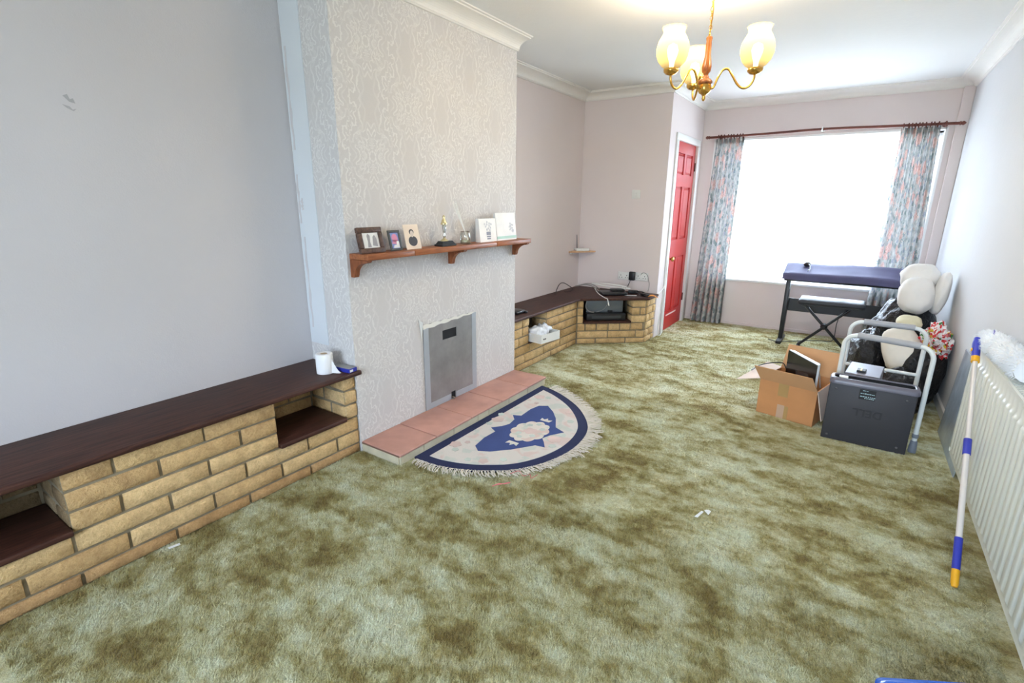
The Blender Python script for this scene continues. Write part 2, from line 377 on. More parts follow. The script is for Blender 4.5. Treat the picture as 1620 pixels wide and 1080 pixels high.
# ------------------------------------------------------------------ the room shell
def shell():
    T = .12
    fl = MB(); fl.grid(lambda u, v: (-.2+3.6*u, YB+(DD-YB+.1)*v, 0), 90, 200); fo = struct('floor', fl, 'carpet', 'mottled olive green shag carpet')
    struct('ceiling', MB().box(-.2, WW+.2, YB-.2, DD+.3, HC, HC+.1), 'ceiling_white', 'plain white ceiling')
    struct('wall_left', MB().box(XL-T, XL, YB, Y1, 0, HC), 'wall_grey', 'bare grey painted alcove wall above the brick ledge')
    struct('wall_chimney', MB().box(-.1, XC, Y1, Y2, 0, HC), 'damask', 'chimney breast papered in pale damask')
    struct('wall_alcove', MB().box(-T, 0, Y2, DD+.28, 0, HC), 'wall_pink', 'dusky pink alcove wall beyond the chimney breast')
    struct('wall_cupboard', MB().box(0, XD-.1, Y3, Y3+.1, 0, HC).box(XD-.1, XD, Y3, 5.36, 0, HC).box(XD-.1, XD, 6.085, DD, 0, HC).box(XD-.1, XD, 5.36, 6.085, 1.985, HC), 'wall_pink', 'pink cupboard wall with the red door')
    w0, w1, z0, z1 = 1.06, 3.06, .525, 2.045
    struct('wall_far', MB().box(-T, w0, DD, DD+.28, 0, HC).box(w1, WW+.2, DD, DD+.28, 0, HC).box(w0, w1, DD, DD+.28, 0, z0).box(w0, w1, DD, DD+.28, z1, HC), 'wall_pink', 'pale pink window wall')
    struct('wall_right', MB().box(WW, WW+T, YB, DD+.1, 0, HC), 'wall_white', 'long off white wall behind the radiator')
    struct('wall_back', MB().box(XL-T, 1.45, YB-T, YB, 0, HC).box(2.95, WW+T, YB-T, YB, 0, HC).box(1.45, 2.95, YB-T, YB, 2.14, HC).box(1.45, 2.95, YB-T, YB, 0, .7), 'wall_white')
    # white reveal strip on the side of the chimney breast, paper stripped
    b = MB(); random.seed(3)
    left = [(.035, .6)]; zz = .6
    pts_l = []; pts_r = []
    for i in range(25):
        z = .59+(HC-.59)*i/24; pts_l.append((.034+.006*random.random(), z)); pts_r.append((.188+.003*random.random(), z))
    b.prism(pts_r+pts_l[::-1], Y1-.004, Y1+.002, 'xz'); struct('trim_1', b, 'raw_plaster', 'white painted strip beside the papered chimney corner')
    b = MB()
    for z0_, z1_, x in ((1.62, 2.1, .052), (.68, 1.18, .060), (1.32, 1.38, .07), (1.25, 1.5, .045)):
        pl = [(x+.006*math.sin(i*1.9), z0_+(z1_-z0_)*i/8) for i in range(9)]; pr = [(x+.014+.004*math.sin(i*2.7), z0_+(z1_-z0_)*i/8) for i in range(9)]
        b.prism(pr+pl[::-1], Y1-.0055, Y1-.003, 'xz')
    struct('trim_2', b, 'wall_grey', 'torn grey paper remnants on the white strip')
    # small scuff on the left wall
    b = MB(); b.prism([(.755, 1.735), (.77, 1.742), (.775, 1.725), (.785, 1.73), (.79, 1.712), (.772, 1.716)], XL, XL+.0006, 'yz')
    b.prism([(.748, 1.705), (.77, 1.70), (.778, 1.69), (.79, 1.694), (.78, 1.684), (.76, 1.694)], XL, XL+.0006, 'yz')
    tag(b.build('wall_scuff', M('scuff', (170, 167, 169), .9), at=(XL, .77, 1.71)), 'small grey scuff mark high on the bare wall', 'mark')
    # coving
    prof = [(0, ZK), (.012, ZK), (.016, ZK+.006)]
    for i in range(9):
        a = i/8*PI/2; prof.append((.02+.092*(1-math.cos(a)), ZK+.008+.05*math.sin(a)))
    prof += [(.114, HC-.008), (.128, HC-.006), (.13, HC), (0, HC)]
    def coving(name, kind, fixed, sgn, a0, a1, m0, m1):
        vs = []; n = len(prof)
        for a, m, e in ((a0, m0, -1), (a1, m1, 1)):
            for d, z in prof:
                aa = a+e*m*d
                vs.append((fixed+sgn*d, aa, z) if kind == 'y' else (aa, fixed+sgn*d, z))
        fs = [tuple(range(n)), tuple(range(n, 2*n))[::-1]]+[(i, (i+1) % n, n+(i+1) % n, n+i) for i in range(n)]
        struct(name, MB().add(vs, fs), 'coving', 'white plaster coving')
    coving('trim_3', 'y', XC, 1, Y1, Y2, 0, 0)
    coving('trim_4', 'y', 0, 1, Y2, Y3, 0, -1)
    coving('trim_5', 'x', Y3, -1, 0, XD, -1, 1)
    coving('trim_6', 'y', XD, 1, Y3, DD, 1, -1)
    coving('trim_7', 'x', DD, -1, XD, WW, -1, -1)
    coving('trim_8', 'y', WW, -1, YB, DD, 0, -1)
    coving('trim_9', 'y', XL, 1, YB, Y1, 0, 0)
    # skirtings and corner boxing
    def skirt(name, x0, x1, y0, y1, h=.07, mat='white_gloss'): struct(name, MB().rbox(x0, x1, y0, y1, 0, h, .003, 1), mat)
    skirt('baseboard_right', WW-.016, WW, YB, DD); skirt('baseboard_far', XD, WW-.09, DD-.012, DD, .035, 'wall_pink')
    struct('trim_10', MB().rbox(WW-.082, WW, DD-.03, DD, 0, ZK+.01, .004, 1), 'wall_pink', 'slim pipe boxing in the far corner')
    # window
    wo = MB(); yf = DD+.15
    wo.box(w0, w1, yf, yf+.06, z0, z0+.05).box(w0, w1, yf, yf+.06, z1-.05, z1).box(w0, w0+.05, yf, yf+.06, z0, z1).box(w1-.05, w1, yf, yf+.06, z0, z1)
    win = struct('window_1', wo, 'white_gloss', 'wide white framed window')
    for i, x in enumerate((1.70, 2.52)): MB().rbox(x-.03, x+.03, yf-.005, yf+.06, z0+.05, z1-.05, .006, 1).build('mullion', 'white_gloss', win)
    MB().rbox(1.11, 1.67, yf, yf+.055, 1.60, 1.65, .006, 1).build('transom', 'white_gloss', win)
    MB().rbox(2.55, 3.01, yf, yf+.055, 1.60, 1.65, .006, 1).build('transom', 'white_gloss', win)
    for xa, xb, za, zb in ((1.11, 1.67, .575, 1.60), (1.11, 1.67, 1.65, 1.995), (1.73, 2.49, .575, 1.995), (2.55, 3.01, .575, 1.60), (2.55, 3.01, 1.65, 1.995)):
        MB().box(xa, xb, yf+.025, yf+.031, za, zb).build('pane', 'window_glass', win)
    MB().rbox(w0, w1, DD-.03, yf, z0-.012, z0+.014, .006, 2).build('sill', 'white_gloss', win)
    rv = MB().box(w0, w0+.006, DD, yf, z0, z1).box(w1-.006, w1, DD, yf, z0, z1).box(w0, w1, DD, yf, z1-.006, z1); rv.build('reveal', 'white_gloss', win)
    ed = MB().box(w0-.012, w0+.01, DD-.006, DD+.01, z0, z1+.01).box(w1-.01, w1+.012, DD-.006, DD+.01, z0, z1+.01).box(w0, w1, DD-.006, DD+.01, z1-.01, z1+.012); ed.build('edge_bead', 'white_gloss', win)
    net = MB(); net.grid(lambda u, v: (w0+.012+(w1-w0-.024)*u, DD+.075+.010*math.sin(u*150)+.004*math.sin(u*47+1), z0+.02+(z1-z0-.05)*v), 260, 2)
    tag(net.build('net_curtain', 'net', at=(2.06, DD+.08, z0)), 'sheer white net curtain filling the window opening', 'curtain')
    st = MB().lathe([(.004, 0), (.006, .004), (.004, .01), (.005, .02), (.001, .024)], (1.60, DD+.04, z0+.014), 10)
    tag(st.build('sill_stay', M('stay_metal', (130, 130, 135), .35, .8), at=(1.60, DD+.04, z0+.014)), 'tiny dark peg standing on the window sill', 'peg')
    # added, unseen window in the wall behind, supplies fill daylight
    pw = MB().box(1.45, 2.95, YB-.09, YB-.03, .7, .76).box(1.45, 2.95, YB-.09, YB-.03, 2.08, 2.14).box(1.45, 1.51, YB-.09, YB-.03, .7, 2.14).box(2.89, 2.95, YB-.09, YB-.03, .7, 2.14).box(2.17, 2.23, YB-.09, YB-.03, .7, 2.14)
    p = struct('added_window', pw, 'white_gloss', 'added unseen window giving fill daylight')
    for xa, xb in ((1.51, 2.17), (2.23, 2.89)): MB().box(xa, xb, YB-.063, YB-.057, .76, 2.08).build('pane', 'window_glass', p)
shell()

def door():
    y0, y1, zt = 5.362, 6.083, 1.978
    xf = XD-.012
    M('red_door_paint', (192, 50, 46), .42, var=.05, vscale=4, bump=.04)
    d = bpy.data.objects.new('door_1', None); COL.objects.link(d); d.location = (XD, (y0+y1)/2, 0); d['kind'] = 'structure'; d['label'] = 'red painted six panel door'
    cols = ((y0+.095, y0+.325), (y0+.395, y1-.095)); rows = ((.20, .80), (.99, 1.54), (1.66, 1.87))
    s = MB(); x0 = xf-.035
    s.box(x0, xf, y0, y0+.095, .005, zt).box(x0, xf, y1-.095, y1, .005, zt).box(x0, xf, y0+.325, y0+.395, .005, zt)
    ze = [.005]+[z for r in rows for z in r]+[zt]
    for i in range(0, len(ze), 2):
        for c in cols: s.box(x0, xf, c[0], c[1], ze[i], ze[i+1])
    s.build('door_leaf', 'red_door_paint', d)
    for c in cols:
        for r in rows:
            p = MB().rbox(x0+.006, xf-.008, c[0]-.001, c[1]+.001, r[0]-.001, r[1]+.001, .0, 1) if False else MB()
            p.box(x0+.006, xf-.016, c[0], c[1], r[0], r[1])
            a, b, cc, e = c[0]+.03, c[1]-.03, r[0]+.03, r[1]-.03
            p.add([(xf-.016, c[0]+.012, r[0]+.012), (xf-.016, c[1]-.012, r[0]+.012), (xf-.016, c[1]-.012, r[1]-.012), (xf-.016, c[0]+.012, r[1]-.012), (xf-.004, a, cc), (xf-.004, b, cc), (xf-.004, b, e), (xf-.004, a, e)],
                  [(0, 1, 5, 4), (1, 2, 6, 5), (2, 3, 7, 6), (3, 0, 4, 7), (4, 5, 6, 7)])
            p.build('panel', 'red_door_paint', d)
    a = MB(); w = .065
    a.rbox(XD+.0002, XD+.016, y0-w, y0+.002, 0, zt, .004, 2); a.rbox(XD+.0002, XD+.016, y1-.002, y1+w, 0, zt, .004, 2); a.rbox(XD+.0002, XD+.016, y0-w, y1+w, zt+.0005, zt+w, .004, 2)
    a.box(XD-.1, XD, y0-.008, y0-.001, 0, zt+.006).box(XD-.1, XD, y1+.001, y1+.008, 0, zt+.006).box(XD-.1, XD, y0, y1, zt+.001, zt+.006)
    a.build('architrave', 'white_gloss', d)
    M('brass', (196, 158, 88), .25, .9, var=.06)
    mx = Matrix.Translation((xf, y0+.05, .80)) @ Matrix.Rotation(PI/2, 4, 'Y')
    k = MB().lathe([(.026, 0), (.026, .004), (.012, .008), (.010, .03), (.018, .036), (.026, .046), (.026, .056), (.016, .064), (.001, .066)], n=18, m=mx)
    k.build('knob', 'brass', d)
    for z in (.30, 1.76): MB().rbox(xf-.002, xf+.012, y1-.008, y1+.006, z-.045, z+.045, .003, 1).build('hinge', M('hinge_dark', (92, 52, 44), .4, .5), d)
    MB().box(xf, xf+.0012, y0+.15, y0+.52, .155, .172).build('scrape', M('scrape_white', (226, 190, 184), .8), d)
door()

# ------------------------------------------------------------------ bricks
BRICKS = {}
def brick_mesh(L, Dp, H, k, mat='brick'):
    key = (round(L, 2), round(Dp, 3), round(H, 3), k, mat)
    if key in BRICKS: return BRICKS[key]
    rnd = random.Random(int(L*1000)+int(H*7000)+k*31); nu, nv = max(2, int(L/.08)), 2
    ch = .005; mb = MB(); F = {}
    vs = []; fs = []
    for j in range(nv+1):
        for i in range(nu+1):
            y = -L/2+ch+(L-2*ch)*i/nu; z = -H/2+ch+(H-2*ch)*j/nv
            F[i, j] = len(vs); vs.append((rnd.uniform(-.0035, .0025), y+rnd.uniform(-.002, .002), z+rnd.uniform(-.002, .002)))
    for j in range(nv):
        for i in range(nu): fs.append((F[i, j], F[i+1, j], F[i+1, j+1], F[i, j+1]))
    ring = [F[i, 0] for i in range(nu+1)]+[F[nu, j] for j in range(1, nv+1)]+[F[i, nv] for i in range(nu-1, -1, -1)]+[F[0, j] for j in range(nv-1, 0, -1)]
    r2 = []
    for q in ring:
        x, y, z = vs[q]; yy = y+(ch if y > L/2-2.6*ch else (-ch if y < -L/2+2.6*ch else 0)); zz = z+(ch if z > H/2-2.6*ch else (-ch if z < -H/2+2.6*ch else 0))
        r2.append(len(vs)); vs.append((-.006, max(-L/2, min(L/2, yy)), max(-H/2, min(H/2, zz))))
    r3 = []
    for q in r2:
        x, y, z = vs[q]; r3.append(len(vs)); vs.append((-Dp, y, z))
    n = len(ring)
    for i in range(n):
        j = (i+1) % n; fs.append((ring[i], r2[i], r2[j], ring[j])); fs.append((r2[i], r3[i], r3[j], r2[j]))
    me = bpy.data.meshes.new('brick'); me.from_pydata(vs, [], fs)
    bm = bmesh.new(); bm.from_mesh(me); bmesh.ops.recalc_face_normals(bm, faces=bm.faces[:]); bm.to_mesh(me); bm.free()
    me.polygons.foreach_set('use_smooth', [True]*len(fs))
    me.materials.append(MATS[mat]); BRICKS[key] = me; return me
_bk = [0]
def brick(parent, p, L, H, rot=0, Dp=.03, mat='brick'):
    """p = centre of the face; the face looks along local +X turned by rot"""
    _bk[0] += 1
    o = bpy.data.objects.new('brick', brick_mesh(L, Dp, H, _bk[0] % 4, mat)); COL.objects.link(o); o.parent = parent
    o.location = Vector(p)-world_off(parent); o.rotation_euler = (0, 0, rot); return o
def course(parent, x, ys, zc, H, J=.011, mat='brick'):
    for a, b in zip(ys[:-1], ys[1:]): brick(parent, (x+random.uniform(-.002, .003), (a+b)/2, zc), b-a-J, H, mat=mat)

def ledge_near():
    random.seed(5)
    t = thing('brick_ledge', 'long low buff brick ledge with dark wooden top against the bare grey wall', 'ledge', (.2, .9, 0))
    XF = .395; P = .081; H = .070
    zc = [.016+P*k for k in range(6)]; ZS = zc[2]+P/2; ZT = zc[5]+P/2
    c = MB(); xm = XF-.010
    ya = -.55
    c.box(XL, xm, ya, Y1-.002, 0, ZS); c.box(XL, .10, ya, Y1-.002, ZS, ZT)
    for a, b in ((ya, .03), (.415, 1.202), (1.598, Y1-.002)): c.box(.10, xm, a, b, ZS, ZT)
    c.build('mortar_core', 'mortar', t)
    odd = [-.55, -.23, .09, .41, .725, 1.036, 1.357, Y1]; even = [-.55, -.37, -.05, .264, .568, .887, 1.206, 1.529, Y1]
    course(t, XF, odd, .029, .046, mat='stained_brick'); course(t, XF, even, zc[1], H); course(t, XF, odd, zc[2], H)
    course(t, XF, [.41, .568, .887, 1.207], zc[3], H); course(t, XF, [.41, .71, 1.034, 1.207], zc[4], H); course(t, XF, [.41, .568, .887, 1.207], zc[5], H)
    for k in (3, 4, 5):
        course(t, XF, [1.592, Y1], zc[k], H); course(t, XF, [-.36, .03], zc[k], H)
        # returns inside the recess
        brick(t, (.33 if k % 2 else .30, 1.594, zc[k]), .11 if k % 2 else .17, H, -PI/2)
        brick(t, (.18 if k % 2 else .155, 1.594, zc[k]), .17 if k % 2 else .10, H, -PI/2)
        course(t, .106, [1.205, 1.36 if k % 2 else 1.45, 1.59], zc[k], H)
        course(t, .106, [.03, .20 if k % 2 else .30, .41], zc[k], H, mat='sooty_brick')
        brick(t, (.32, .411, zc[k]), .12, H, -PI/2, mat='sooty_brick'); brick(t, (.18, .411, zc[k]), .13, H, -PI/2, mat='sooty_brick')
    for a, b in ((1.2, 1.588), (.03, .412)):
        MB().rbox(.11, .415, a, b, ZS, ZS+.024, .007, 3).build('recess_shelf', 'dark_ledge_wood', t)
    MB().rbox(XL, .432, ya, Y1-.001, ZT, ZT+.026, .009, 3).build('wooden_top', 'dark_ledge_wood', t)
    # little nosing stub round the chimney corner
    MB().rbox(.405, .432, Y1-.02, Y1+.018, ZT, ZT+.026, .009, 3).build('top_end', 'dark_ledge_wood', t)
    return ZT+.026
ZLEDGE = ledge_near()

def ledge_corner():
    random.seed(9)
    t = thing('brick_corner_ledge', 'angled buff brick corner ledge with dark wooden top between chimney breast and red door', 'ledge', (.3, 4.3, 0))
    P = .0775; H = .067; zc = [.018+P*k for k in range(6)]; ZS = zc[2]+P/2; ZT = zc[5]+P/2
    XF = .365; A = Vector((XF, 4.395)); B = Vector((.905, 4.85)); d = (B-A).normalized(); n = Vector((d.y, -d.x)); Ln = (B-A).length
    ang = math.atan2(n.y, n.x)
    def ap(s, off, z): q = A+d*s+n*off; return (q.x, q.y, z)
    c = MB(); e = .010
    c.box(.002, XF-e, Y2, 4.40, 0, ZS); c.box(.002, .1, Y2, 4.40, ZS, ZT)
    c.box(.1, XF-e, Y2, 3.50, ZS, ZT); c.box(.1, XF-e, 3.805, 4.40, ZS, ZT)
    def qp(*ps): return [(p[0], p[1]) for p in ps]
    c.prism(qp(ap(.005, -e, 0), ap(Ln-e, -e, 0), (.905-e, 5.1), (.002, 5.1), (.002, 4.40), (XF-e, 4.40)), 0, ZS)
    c.prism(qp(ap(.005, -e, 0), ap(.06, -e, 0), ap(.06, -.30, 0), (.1, 4.58), (.1, 4.4)), ZS, ZT)
    c.prism(qp(ap(.562, -e, 0), ap(Ln-e, -e, 0), (.905-e, 5.1), ap(.562, -.12, 0)), ZS, ZT)
    c.prism([(.02, 5.06), (.80, 5.06), (.80, 5.1), (.02, 5.1)], ZS, ZT)
    c.build('mortar_core', 'mortar', t)
    course(t, XF, [Y2, 3.27, 3.58, 3.888, 4.195, 4.39], .030, .048); course(t, XF, [Y2, 3.44, 3.75, 4.06, 4.39], zc[1], H)
    course(t, XF, [Y2, 3.30, 3.519, 3.80, 4.063, 4.39], zc[2], H)
    course(t, XF, [Y2, 3.345, 3.503], zc[3], H); course(t, XF, [Y2, 3.408, 3.503], zc[4], H); course(t, XF, [Y2, 3.40, 3.503], zc[5], H)
    course(t, XF, [3.80, 3.95, 4.161, 4.39], zc[3], H); course(t, XF, [3.80, 4.016, 4.39], zc[4], H); course(t, XF, [3.80, 4.098, 4.39], zc[5], H)
    for k in (3, 4, 5): brick(t, (.28, 3.801, zc[k]), .15, H, -PI/2)
    def acourse(ss, z, h, J=.011):
        for a, b in zip(ss[:-1], ss[1:]): brick(t, ap((a+b)/2, random.uniform(-.001, .003), z), b-a-J, h, ang)
    acourse([.004, .196, .507, Ln-.004], .030, .048); acourse([.004, .32, .609, Ln-.004], zc[1], H)
    acourse([.004, .085, .20, .322, .44, .55, .68], zc[2], H)
    for k in (3, 4, 5): acourse([.0, .066], zc[k], H)
    acourse([.55, .70], zc[3], H); acourse([.55, .642, .70], zc[4], H); acourse([.55, .70], zc[5], H)
    for k in (3, 4, 5):
        q = ap(.553, -.09, zc[k]); brick(t, q, .15, H, math.atan2(-d.y, -d.x))
    for k in range(6):
        z = .030 if k == 0 else zc[k]; h = .048 if k == 0 else H
        sp = 4.94 if k % 2 else 5.03
        for a, b in ((4.862, sp), (sp, 5.10)):
            brick(t, (.905+random.uniform(0, .005), (a+b)/2, z), b-a-.011, h)
    # recess floors and wooden top
    p = [ap(.066, .012, 0), ap(.55, .012, 0), ap(.55, -.27, 0), ap(.2, -.42, 0), ap(.066, -.30, 0)]
    MB().prism(qp(*p), ZS, ZS+.020).build('recess_shelf', 'dark_ledge_wood', t)
    MB().rbox(.11, XF+.012, 3.51, 3.79, ZS-.001, ZS+.010, .003, 1).build('recess_shelf', 'dark_ledge_wood', t)
    top = [(.001, Y2+.002), (XF+.032, Y2+.002), (XF+.032, 4.385)]+qp(ap(Ln+.012, .03, 0))+[(.934, 4.88), (.934, 5.105), (.001, 5.105)]
    tb = MB().prism(top, ZT, ZT+.024); o = tb.build('wooden_top', 'dark_ledge_wood', t)
    bv = o.modifiers.new('bevel', 'BEVEL'); bv.width = .006; bv.segments = 2
    return ZT+.024, ZS, ap, ang
ZCORN, ZNICHE, AP, AANG = ledge_corner()

def hearth():
    t = thing('hearth', 'raised hearth of five red quarry tiles in front of the chimney breast', 'hearth', (.55, 2.45, 0))
    M('terracotta', (190, 142, 128), .62, var=.14, vscale=7, bump=.25, bscale=60)
    M('hearth_render', (198, 190, 166), .9, var=.14, vscale=9, bump=.4, bscale=70)
    M('grout', (150, 122, 104), .95, var=.15)
    MB().box(XC, .688, Y1+.006, Y2-.004, 0, .050).build('base', 'hearth_render', t)
    MB().box(XC, .698, Y1+.003, Y2-.003, .048, .0575).build('grout_bed', 'grout', t)
    ys = [Y1, 1.965, 2.29, 2.622, 2.955, Y2]
    for i, (a, b) in enumerate(zip(ys[:-1], ys[1:])):
        MB().rbox(XC+.002, .703+.002*(i % 2), a+.003, b-.003, .050, .0645+.001*(i % 2), .004, 2).build('tile', 'terracotta', t)
    fy = [Y1+.01, 1.87, 2.128, 2.366, 2.484, 2.718, 2.963, Y2-.006]
    for a, b in zip(fy[:-1], fy[1:]): MB().rbox(.686, .697, a+.002, b-.002, 0, .049, .003, 1).build('edge_tile', 'hearth_render', t)
hearth()

def fire_cover():
    t = thing('fireplace_cover', 'grey sheet metal panel sealing the fireplace opening', 'panel', (XC, 2.46, .068))
    tt = NT('galvanised_sheet'); co = tt.coord(); n = tt.noise(co, 5, 4, .6); n2 = tt.noise(co, 60, 2)
    tt.base(tt.ramp(n.outputs[0], [(.3, lin((138, 136, 136))), (.7, lin((164, 162, 162)))])); tt.set(.5, .55, .4); tt.bump(n2.outputs[0], .1, .002); MATS['galv'] = tt.m
    y0, y1, z0, z1 = 2.197, 2.722, .066, .632; hx = (2.372, 2.513, .50, .563); nt = (2.445, 2.490, .066, .118)
    s = MB(); x0, x1 = XC+.001, XC+.006
    def pl(a, b, c, e): s.box(x0, x1, a, b, c, e)
    pl(y0, hx[0], nt[3], z1); pl(hx[1], y1, nt[3], z1); pl(hx[0], hx[1], hx[3], z1); pl(hx[0], hx[1], nt[3], hx[2]); pl(y0, nt[0], z0, nt[3]); pl(nt[1], y1, z0, nt[3])
    s.build('sheet', 'galv', t)
    M('flange_tape', (176, 182, 190), .42, .35, var=.05)
    MB().box(x1, x1+.002, y0, y0+.045, z0, z1).build('edge_strip', 'flange_tape', t); MB().box(x1, x1+.002, y1-.045, y1, z0, z1).build('edge_strip', 'flange_tape', t)
    MB().box(x1, x1+.002, y0+.045, nt[0]-.004, z0, z0+.04).build('edge_strip', 'flange_tape', t); MB().box(x1, x1+.002, nt[1]+.004, y1-.045, z0, z0+.04).build('edge_strip', 'flange_tape', t)
    M('hole_black', (22, 22, 24), .9)  # flat black plates paint in the dark depth of the openings
    MB().box(XC+.0003, XC+.0012, hx[0]-.003, hx[1]+.003, hx[2]-.003, hx[3]+.003).build('vent_hole', 'hole_black', t)
    MB().box(XC+.0003, XC+.0012, nt[0]-.002, nt[1]+.002, nt[2], nt[3]+.002).build('pipe_hole', 'hole_black', t)
    MB().tube([(XC+.006, 2.455, .08), (XC+.02, 2.455, .08), (XC+.02, 2.455, .068)], .006, 8).build('pipe_stub', M('copper_dull', (120, 104, 92), .4, .7), t)
    # torn paper lip above and curled flap at the upper corner
    M('torn_paper', (222, 220, 212), .85, var=.04, bump=.15)
    lip = MB(); tp = [(y0-.006+(y1-y0+.012)*i/16, z1+.002+.004*math.sin(i*2.3)) for i in range(17)]; bt = [(y0-.002+(y1-y0)*i/16, z1-.028+.004*math.sin(i*1.7)+.022*(i/16)) for i in range(17)]
    lip.prism(tp+bt[::-1], x1+.001, x1+.003, 'yz'); lip.build('paper_lip', 'torn_paper', t)
    fl = MB(); fl.add([(XC+.002, 2.166, .672), (XC+.002, 2.200, .640), (XC+.002, 2.186, .52), (XC+.018, 2.184, .655), (XC+.010, 2.186, .60)], [(0, 3, 4, 2), (3, 1, 2, 4), (0, 1, 3)]); fl.build('paper_flap', 'torn_paper', t)
    gap = MB(); gap.prism([(2.166, .668), (2.180, .655), (2.187, .53), (2.176, .60)], XC+.0003, XC+.0016, 'yz'); gap.build('gap', M('gap_grey', (120, 122, 126), .9), t)
fire_cover()

# ------------------------------------------------------------------ mantel shelf and what stands on it
ZM = 1.110
def mantel():
    t = thing('mantel_shelf', 'narrow brown wooden mantel shelf on three curved brackets', 'shelf', (XC, 2.455, .99))
    for i, (a, b) in enumerate(((1.688, 2.018), (2.018, 2.79), (2.79, 3.222))):
        MB().rbox(XC+.001, .545-.001*(i == 1), a+.001, b-.001, ZM-.03, ZM, .004, 2).build('plank', 'mantel_wood', t)
    for y in (1.692, 2.452, 3.182):
        pr = [(XC+.001, .988), (XC+.026, .988), (XC+.030, .997)]
        for i in range(10):
            a = i/9*PI/2; pr.append((XC+.032+.088*(1-math.cos(a)), 1.0+.066*math.sin(a)))
        pr += [(XC+.132, 1.072), (XC+.132, ZM-.031), (XC+.001, ZM-.031)]
        MB().prism(pr, y, y+.030, 'xz').build('bracket', 'bracket_wood', t)
mantel()

def leaning(t, name, y0, y1, h, xb, lean, thick, mat):
    """upright flat slab on the shelf, leaning back towards the wall by lean metres at its top"""
    MB().add([(xb, y0, ZM), (xb, y1, ZM), (xb-thick, y1, ZM), (xb-thick, y0, ZM), (xb-lean, y0, ZM+h), (xb-lean, y1, ZM+h), (xb-lean-thick, y1, ZM+h), (xb-lean-thick, y0, ZM+h)],
             [(0, 1, 2, 3), (4, 7, 6, 5), (0, 4, 5, 1), (2, 6, 7, 3), (1, 5, 6, 2), (0, 3, 7, 4)]).build(name, mat, t)
def lean_m(xb, y0, lean, h):
    """matrix: local (a across, b up, c out of the face) onto the leaning face"""
    up = Vector((-lean, 0, h)).normalized(); ac = Vector((0, 1, 0)); out = ac.cross(up)
    m = Matrix((ac, up, out)).transposed().to_4x4(); m.translation = (xb, y0, ZM); return m
def disc(mb, cx, cy, rx, ry, c0, c1, m, n=20):
    mb.prism([(cx+rx*math.cos(2*PI*i/n), cy+ry*math.sin(2*PI*i/n)) for i in range(n)], c0, c1, 'xy', m)
